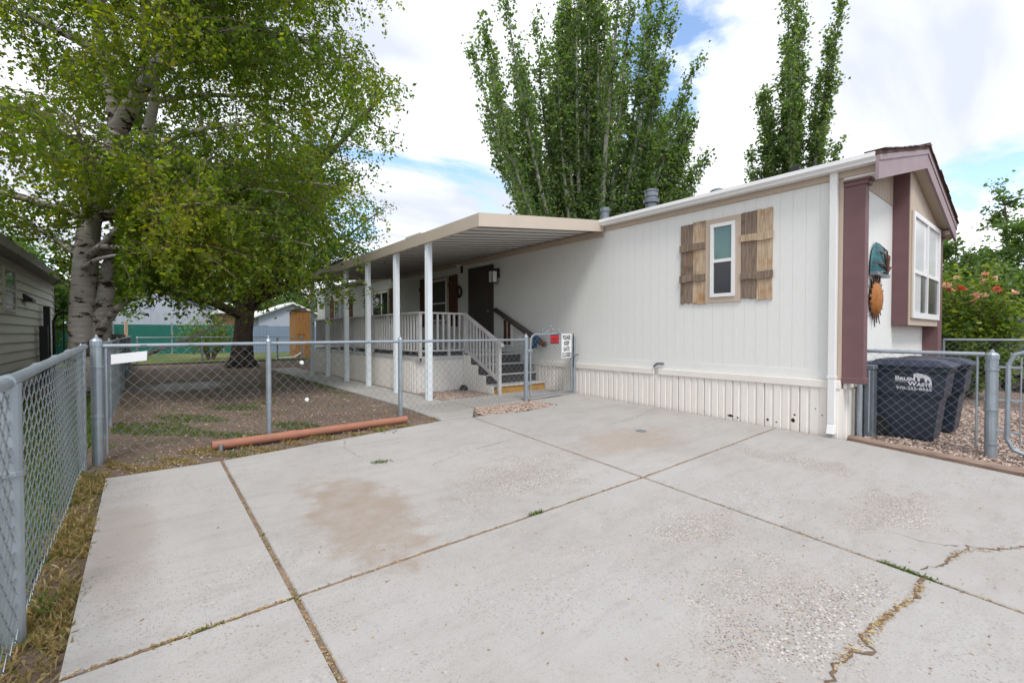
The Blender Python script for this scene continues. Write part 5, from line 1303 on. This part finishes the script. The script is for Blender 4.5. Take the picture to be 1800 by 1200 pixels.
# --- broad trees with spreading limbs
def broad(name, label, base, height, spread, n_limb, fork, leaf, dens, mat, bark, lean=(0, 0), r0=0.36, group=None, low=0.25, explicit=(), zlow=None):
    base = np.array(base, float); tk = MB(); tw = MB(); leaves = []
    f = base + UP * fork + RT * lean[0] * 0.3 + FW * lean[1] * 0.3
    tk.tube([tuple(base - UP * 0.1), tuple(base + UP * fork * 0.12), tuple(base + UP * fork * 0.5 + RT * lean[0] * 0.1), tuple(f)], [r0 * 1.65, r0 * 1.05, r0 * 0.82, r0 * 0.8], 12)
    lim = []
    for i in range(n_limb):
        az = 2 * math.pi * i / n_limb + rng.normal() * 0.2
        el = rng.uniform(0.35, 1.25) if i else 1.45
        L = (height - fork) * (0.55 + 0.45 * math.sin(el)) * rng.uniform(0.8, 1.05) if el > 0.8 else spread * rng.uniform(0.8, 1.15)
        d = RT * (math.cos(az) * math.cos(el) + lean[0] * 0.12) + FW * (math.sin(az) * math.cos(el)) + UP * math.sin(el)
        lim.append((f - UP * rng.uniform(0, fork * low), d, L))
    lim += [(f + UP * a, RT * b + FW * c + UP * e, L) for (a, b, c, e, L) in explicit]
    for (p, d, L) in lim:
        pts = grow(p, d, L, 8, (0, 0, 0.02), 0.10)
        tk.tube([tuple(q) for q in pts], taper(r0 * 0.48, 0.02, 9), 7, False)
        for k in range(2, 9):
            for _ in range(3):
                dd = unit1(pts[k] - pts[k - 1]) * 0.7 + rng.normal(size=3) * 0.75
                Ls = rng.uniform(0.25, 0.55) * spread * (0.5 + 0.5 * (1 - k / 10))
                s = grow(pts[k - 1] + (pts[k] - pts[k - 1]) * rng.random(), dd, Ls, 4, (0, 0, 0.04), 0.12)
                tw.tube([tuple(q) for q in s], taper(0.03, 0.008, 5), 4, False)
                for q in s[1:]:
                    for _ in range(3):
                        e = grow(q, rng.normal(size=3) + unit1(s[-1] - s[0]) * 0.8, rng.uniform(0.35, 0.9) * spread * 0.2, 2, (0, 0, -0.1), 0.1)
                        nl = int(dens * rng.uniform(0.5, 1.4)); E_ = np.array(e)
                        u = rng.random(nl)[:, None]
                        leaves.append(E_[0] * (1 - u) + E_[2] * u + rng.normal(size=(nl, 3)) * 0.10 * spread / 4)
    return finish_tree(name, label, tuple(base), group, tk, tw, leaves, mat, bark, leaf, 0.3, None, 0.55, zlow)
broad('shade_tree', 'broad dark green tree with dark forked trunk standing in the bare yard', (2.99, 20.5, 0.13), 13.5, 4.9, 11, 2.5, 0.125, 11, M['leaf_elm'], M['bark_elm'], (0.6, 0), 0.40,
      explicit=((0.3, 1.0, -0.1, 0.9, 6.0), (0.5, 0.8, 0.1, 1.3, 8.5), (0.6, 0.5, 0.1, 1.6, 10.0), (0.2, 1.0, 0.2, 0.55, 4.8)), zlow=lambda P: 2.75 + 0.3 * np.sin(P[:, 0] * 2.1) * np.sin(P[:, 1] * 1.7))

# --- upright poplars
def poplar(label, base, H_, stems, leaf, dens, seed_group):
    base = np.array(base, float); tk = MB(); tw = MB(); leaves = []
    for (tx, td, L, z0, kc) in stems:
        d = RT * math.sin(tx) + FW * math.sin(td) + UP * math.cos(tx)
        n = 12
        pts = grow(base + UP * z0 + RT * math.sin(tx) * 0.4, d, L, n, tuple(-RT * math.sin(tx) * kc + UP * 0.01), 0.014)
        tk.tube([tuple(q) for q in pts], taper(0.04 + 0.008 * L, 0.010, n + 1), 7, False)
        A = np.array(pts)
        for k in range(1, n):
            for _ in range(7):
                t = rng.random(); q = A[k] * (1 - t) + A[k + 1] * t
                az = rng.uniform(0, 6.28); w = 0.42
                dd = unit1(A[k + 1] - A[k]) + (RT * math.cos(az) + FW * math.sin(az)) * w
                Lb = rng.uniform(0.5, 2.3) * (1 - 0.6 * k / n) * (0.75 + L / 40)
                s = grow(q, dd, Lb, 3, tuple(UP * 0.12), 0.06)
                if rng.random() < 0.45: tw.tube([tuple(x) for x in s], taper(0.016, 0.005, 4), 3, False)
                nl = int(dens * (0.4 + 0.9 * Lb)); u = rng.random(nl) * 2.999; i_ = u.astype(int); f_ = (u - i_)[:, None]; S_ = np.array(s)
                leaves.append(S_[i_] * (1 - f_) + S_[i_ + 1] * f_ + rng.normal(size=(nl, 3)) * 0.15)
    return finish_tree('poplar_tree', label, tuple(base), seed_group, tk, tw, leaves, M['leaf_pop'], M['bark_pop'], leaf, 0.35, None, 0.85)
rng = np.random.default_rng(21)
pr = random.Random(5)
st = [(0.0, 0.0, 21, 0.2, 0.0)]
for i in range(58):
    tx = -0.60 + 1.22 * (i + pr.uniform(0, 1)) / 58
    if tx < 0: L = 20.5 - 11 * max(0, -tx - 0.12) * pr.uniform(0.6, 1.5); kc = 0.042
    else: L = 21 - 17 * tx * pr.uniform(0.85, 1.15); kc = 0.012
    st.append((tx, pr.gauss(0, 0.14), max(7.5, L * pr.uniform(0.82, 1.0)), pr.uniform(0.2, 1.5), kc))
poplar('wide many stemmed poplar rising behind the patio awning', (18.4, 16.0, 0.0), 21, st, 0.14, 28, 'poplars behind the home')
st2 = [(0.0, 0.0, 25, 0.2, 0.0)]
for i in range(15):
    tx = pr.uniform(-0.17, 0.15); st2.append((tx, pr.gauss(0, 0.07), pr.uniform(17, 24) - 50 * abs(tx), pr.uniform(0.5, 2), 0.02))
for tx in (0.24, 0.27): st2.append((tx, pr.gauss(0, 0.08), pr.uniform(11.5, 14), 1.5, 0.012))
poplar('narrow tall poplar behind the roof above the shuttered window', (32.9, 11.9, 0.0), 24, st2, 0.16, 32, 'poplars behind the home')

bt = broad('leafy_tree', 'bright green bushy tree behind the grey house', (30.0, 2.4, 0.0), 7.6, 4.2, 12, 1.2, 0.17, 16, M['leaf_far'], M['bark_elm'], (0, 0), 0.22, 'trees on the far side of the street')
def copy_tree(src, loc, rz, s, label, group):
    c = src.copy(); col.objects.link(c); c.location = loc; c.rotation_euler = (0, 0, rz); c.scale = (s, s, s); c['label'] = label; c['group'] = group
    for ch in src.children:
        d = ch.copy(); col.objects.link(d); d.parent = c; d.matrix_parent_inverse = ch.matrix_parent_inverse.copy()
    return c
copy_tree(bt, (35.0, -2.6, 0.0), 2.1, 1.12, 'green bushy tree behind the parked pickup', 'trees on the far side of the street')
copy_tree(bt, (41, 6.5, 0.0), 4.0, 1.1, 'green bushy tree behind the other bushy trees past the grey house', 'trees on the far side of the street')
for i, (x, y, s, lb) in enumerate(((-9.5, 47, 1.35, 'leafy tree behind the carport'), (3.5, 60, 1.5, 'leafy tree behind the metal building roof'), (11.5, 56, 1.4, 'leafy tree behind the blue shed'), (-5.5, 30, 1.15, 'leafy tree behind the beige house'), (-11, 33, 1.3, 'leafy tree behind the beige house roof'))):
    copy_tree(bt, (x, y, 0.0), i * 1.3, s, lb, 'trees behind the back gardens')

# --- shrubs
def shrub(name, label, base, h, w, n, leaf, mat, dens, flowers=0, bare=False):
    base = np.array(base, float); t = thing(name, label, 'shrub', tuple(base)); sk = MB(); leaves = []; tips = []
    for i in range(n):
        az = rng.uniform(0, 6.28); sp = rng.uniform(0.05, 1) ** 0.6
        d = np.array([math.cos(az) * sp * w / h, math.sin(az) * sp * w / h, 1.0])
        L = h * rng.uniform(0.55, 1.1); s = grow(base + np.array([math.cos(az), math.sin(az), 0]) * 0.12, d, L, 6, (0, 0, -0.06), 0.09)
        sk.tube([tuple(q) for q in s], taper(0.016, 0.004, 7), 4, False); tips.append(s[-1])
        for k in range(2 if not bare else 3, 7):
            for _ in range(4):
                e = s[k] + rng.normal(size=3) * 0.22
                if rng.random() < 0.3: sk.tube([tuple(s[k - 1]), tuple(e)], [0.006, 0.003], 3, False)
                nl = int(dens * rng.uniform(0.4, 1.3)); leaves.append(e + rng.normal(size=(nl, 3)) * 0.10)
    sk.build('stems', M['bark_twig'], t)
    P = np.concatenate(leaves); P = P[P[:, 2] > base[2] + 0.1]
    quads('foliage', leaf_faces(P, leaf, 0.1, 0.6), mat, t)
    tips = sorted(tips, key=lambda p: -p[2])
    for p in tips[:flowers]:
        q = p + rng.normal(size=3) * 0.06; k = 26
        c = unit(rng.normal(size=(k, 3))); c[:, 2] = np.abs(c[:, 2])
        V = leaf_faces(np.repeat(q[None], k, 0) + c * 0.02, 0.075, -0.6, 0.9)
        quads('bloom', V, M['petal'], t, np.clip(np.full(k, rng.choice([0.1, 0.4, 0.45, 1.0])) + rng.normal(size=k) * 0.08, 0, 1))
    return t
shrub('rose_bush', 'large rose bush with pink blooms past the right plum pilaster', (14.35, 1.55, -0.03), 2.5, 0.62, 60, 0.085, M['leaf_rose'], 16, 20)
shrub('bare_bush', 'sparse yellow green bush on the lawn left of the dark trunk', (2.6, 27.0, 0.13), 2.3, 1.7, 46, 0.11, M['leaf_rose'], 4, 0, True)
shrub('low_shrub', 'low green plant at the gravel edge behind the tube gate', (10.2, -0.55, -0.04), 0.7, 0.5, 26, 0.06, M['leaf_elm'], 10)

# ================================================================== loose stuff
def scat(n, x0, x1, y0, y1, dz=0.0):
    P = np.empty((n, 3)); P[:, 0] = rng.uniform(x0, x1, n); P[:, 1] = rng.uniform(y0, y1, n); P[:, 2] = gzv(P[:, 1]) + dz; return P
def clump(P, f, thr): return P[(np.sin(P[:, 0] * f + 1.3) * np.sin(P[:, 1] * f * 0.8) + 0.6 * np.sin(P[:, 0] * f * 2.7 + P[:, 1] * f * 1.9)) > thr]
P = np.concatenate([clump(scat(26000, -0.62, -0.27, -0.5, 6.0, -0.03), 7, 0.1), scat(4000, -0.5, -0.3, 0, 5.8, -0.03)])
tag(quads('dry_grass', blades(P, 0.06, 0.0013, 1.0), M['grass_dry']), 'strip of dry straw coloured grass between driveway and boundary fence', 'grass', kind='stuff')
P = np.concatenate([clump(scat(3500, -0.62, -0.28, -0.5, 6.0, -0.03), 4, 0.6), clump(scat(900, -0.3, 3.2, 5.6, 6.1, -0.03), 4, 0.6)])
tag(quads('edge_weeds', blades(P, 0.08, 0.0025, 0.7), M['grass']), 'green weeds growing among the dry grass at the driveway edge', 'weeds', kind='stuff')
P = clump(scat(16000, -0.30, 3.5, 5.50, 6.25, -0.03), 6, 0.05)
P = P[P[:, 1] > 5.52 + 0.10 * P[:, 0].clip(0)]
tag(quads('edge_grass', blades(P, 0.05, 0.0016, 1.0), M['grass_dry']), 'dry grass and straw along the terracotta pipe', 'grass', kind='stuff')
P = np.concatenate([scat(26000, -2.2, -0.5, 0.5, 9.0, -0.02), scat(9000, -2.2, -0.5, 9, 12.5, -0.02)])
tag(quads('lawn_grass', blades(P, 0.12, 0.0025, 0.5), M['grass']), 'green grass growing on the far side of the boundary fence', 'grass', kind='stuff')
P = np.concatenate([clump(scat(14000, -0.35, 1.9, 6.3, 9.6, -0.04), 2.2, 0.25), clump(scat(7000, -0.3, 3.4, 8, 20, -0.04), 1.7, 0.7), clump(scat(2500, 3.2, 3.6, 9, 16, -0.04), 2.5, 0.0)])
tag(quads('yard_weeds', blades(P, 0.06, 0.0035, 0.9), M['grass']), 'patchy green weeds in the bare yard', 'weeds', kind='stuff')
def along(pts, n, w, dz):
    A = np.array([(x, y, 0) for x, y in pts], float); k = len(A) - 1; u = rng.random(n) * k * 0.9999; i = u.astype(int); f = (u - i)[:, None]
    P = A[i] * (1 - f) + A[i + 1] * f; P[:, :2] += rng.normal(size=(n, 2)) * w; P[:, 2] = gzv(P[:, 1]) + dz; return P
JA = [(0.61, 5.5), (0.61, 2.57), (0.60, 1.0)]; JB = [(3.96, 5.86), (3.73, 2.6), (3.58, 0.5), (3.5, -0.6)]; JC = [(-0.28, 2.55), (0.61, 2.57), (3.73, 2.605), (7.19, 2.735)]
P = np.concatenate([along(JA, 90, 0.010, -0.02), along(JC[:3], 60, 0.008, -0.02), along([(3.60, 0.75), (3.57, 0.48)], 900, 0.014, -0.015), along([(0.3, 2.56), (0.0, 2.55)], 300, 0.02, -0.02), along([(0.61, 3.5), (0.61, 3.2)], 160, 0.014, -0.02), along([(0.61, 2.62), (0.61, 2.52)], 120, 0.02, -0.02), along([(1.84, 4.52), (1.95, 4.5)], 150, 0.03, 0.0), along([(2.27, 2.59), (2.40, 2.59)], 160, 0.012, -0.01)])
tag(quads('joint_weeds', blades(P, 0.032, 0.0022, 1.0), M['grass']), 'small green weeds sprouting from the driveway joints', 'weeds', kind='stuff')
P = np.concatenate([along(JA, 600, 0.012, -0.001), along(JB, 700, 0.012, -0.001), along(JC, 1000, 0.012, -0.001), along([(3.48, 0.53), (3.27, 0.53), (2.96, 0.57), (2.78, 0.60), (2.62, 0.60), (2.31, 0.63)], 520, 0.013, 0.005), along([(3.96, 0.48), (4.20, 0.45), (4.40, 0.32), (4.9, 0.05)], 200, 0.012, 0.005), along([(7.17, 2.1), (7.17, 6.5)], 900, 0.025, 0.003), along([(6.9, 0.1), (7.18, 1.85)], 500, 0.03, 0.003)])
V = leaf_faces(P, 0.015, 0.0, 0.5); V[..., 2] = P[:, None, 2] + (V[..., 2] - P[:, None, 2]) * 0.15
tag(quads('joint_litter', V, M['litter']), 'brown leaf bits and grit caught in the joints and cracks', 'litter', kind='stuff')
P = np.concatenate([scat(220, -0.2, 6.9, -0.5, 5.6, 0.004), np.array([[2.75, 3.55, 0]]) + rng.normal(size=(260, 3)) * [0.55, 0.5, 0], np.array([[5.0, 3.5, 0]]) + rng.normal(size=(240, 3)) * [0.8, 0.45, 0], np.array([[3.0, 1.2, 0]]) + rng.normal(size=(420, 3)) * [0.9, 0.6, 0], np.array([[4.6, 1.2, 0]]) + rng.normal(size=(300, 3)) * [0.9, 0.6, 0], scat(500, -0.2, 6.9, -0.5, 5.6, 0.004)])
P = P[(P[:, 0] < 6.6)]; P[:, 2] = gzv(P[:, 1]) + 0.004
V = leaf_faces(P, 0.014, 0.0, 0.5, 0.9); V[..., 2] = P[:, None, 2] + np.abs(V[..., 2] - P[:, None, 2]) * 0.25
tag(quads('fallen_leaves', V, M['litter']), 'small dry leaves scattered over the concrete driveway', 'litter', kind='stuff')
P = scat(700, -0.3, 3.4, 6.3, 11, -0.02)
V = leaf_faces(P, 0.045, 0.0, 0.55, 0.6); V[..., 2] = P[:, None, 2] + np.abs(V[..., 2] - P[:, None, 2]) * 0.35
tag(quads('yard_litter', V, M['litter']), 'dry leaves lying on the bare yard soil', 'litter', kind='stuff')
G1 = scat(9000, 7.05, 12.6, -1.2, 1.85, -0.004); G1 = G1[G1[:, 0] > 7.06 + 0.19 * (G1[:, 1] - 0.3)]
tag(stones('gravel_stones', G1, 0.022, M['pebble']), 'pinkish tan gravel spread round the bins', 'gravel', kind='stuff')
G2 = scat(2600, 4.2, 5.8, 5.8, 6.62, -0.006); G2 = G2[(G2[:, 1] > 5.84 + 0.0 * G2[:, 0]) & (G2[:, 1] < 6.5) & (G2[:, 0] > 4.05 + (G2[:, 1] - 5.85) * 0.6)]
tag(stones('island_gravel', G2, 0.018, M['pebble']), 'tan gravel in the small bed in front of the walk gate', 'gravel', kind='stuff')
tag(stones('bed_gravel', scat(2600, 4.45, 5.72, 7.62, 8.84, -0.004), 0.018, M['pebble']), 'tan gravel in the bed below the porch deck', 'gravel', kind='stuff')
P = scat(700, -0.3, 7.1, 5.6, 6.2, -0.02); P = P[(P[:, 0] < 3.4)]
tag(stones('yard_grit', np.concatenate([P, scat(2500, -0.3, 3.45, 6.3, 12, -0.03)]), 0.011, M['pebble']), 'small stones on the bare yard soil', 'grit', kind='stuff')
rk = MB(); rk.lathe((5.62, 8.68, 0.10), [(0.05, 0), (0.09, 0.03), (0.085, 0.09), (0.05, 0.13), (0.01, 0.14)], 9)
tag(rk.build('rock', M['bark_elm'], smooth=True), 'single brown rock lying on the gravel against the deck skirting', 'rock')
mc = MB().tube([(5.36, 3.77, gz(3.77) + 0.001), (5.36, 3.77, gz(3.77) + 0.005)], 0.075, 18)
tag(mc.build('cleanout_cover', M['grey_metal']), 'small round metal cover set in the concrete driveway', 'cover')
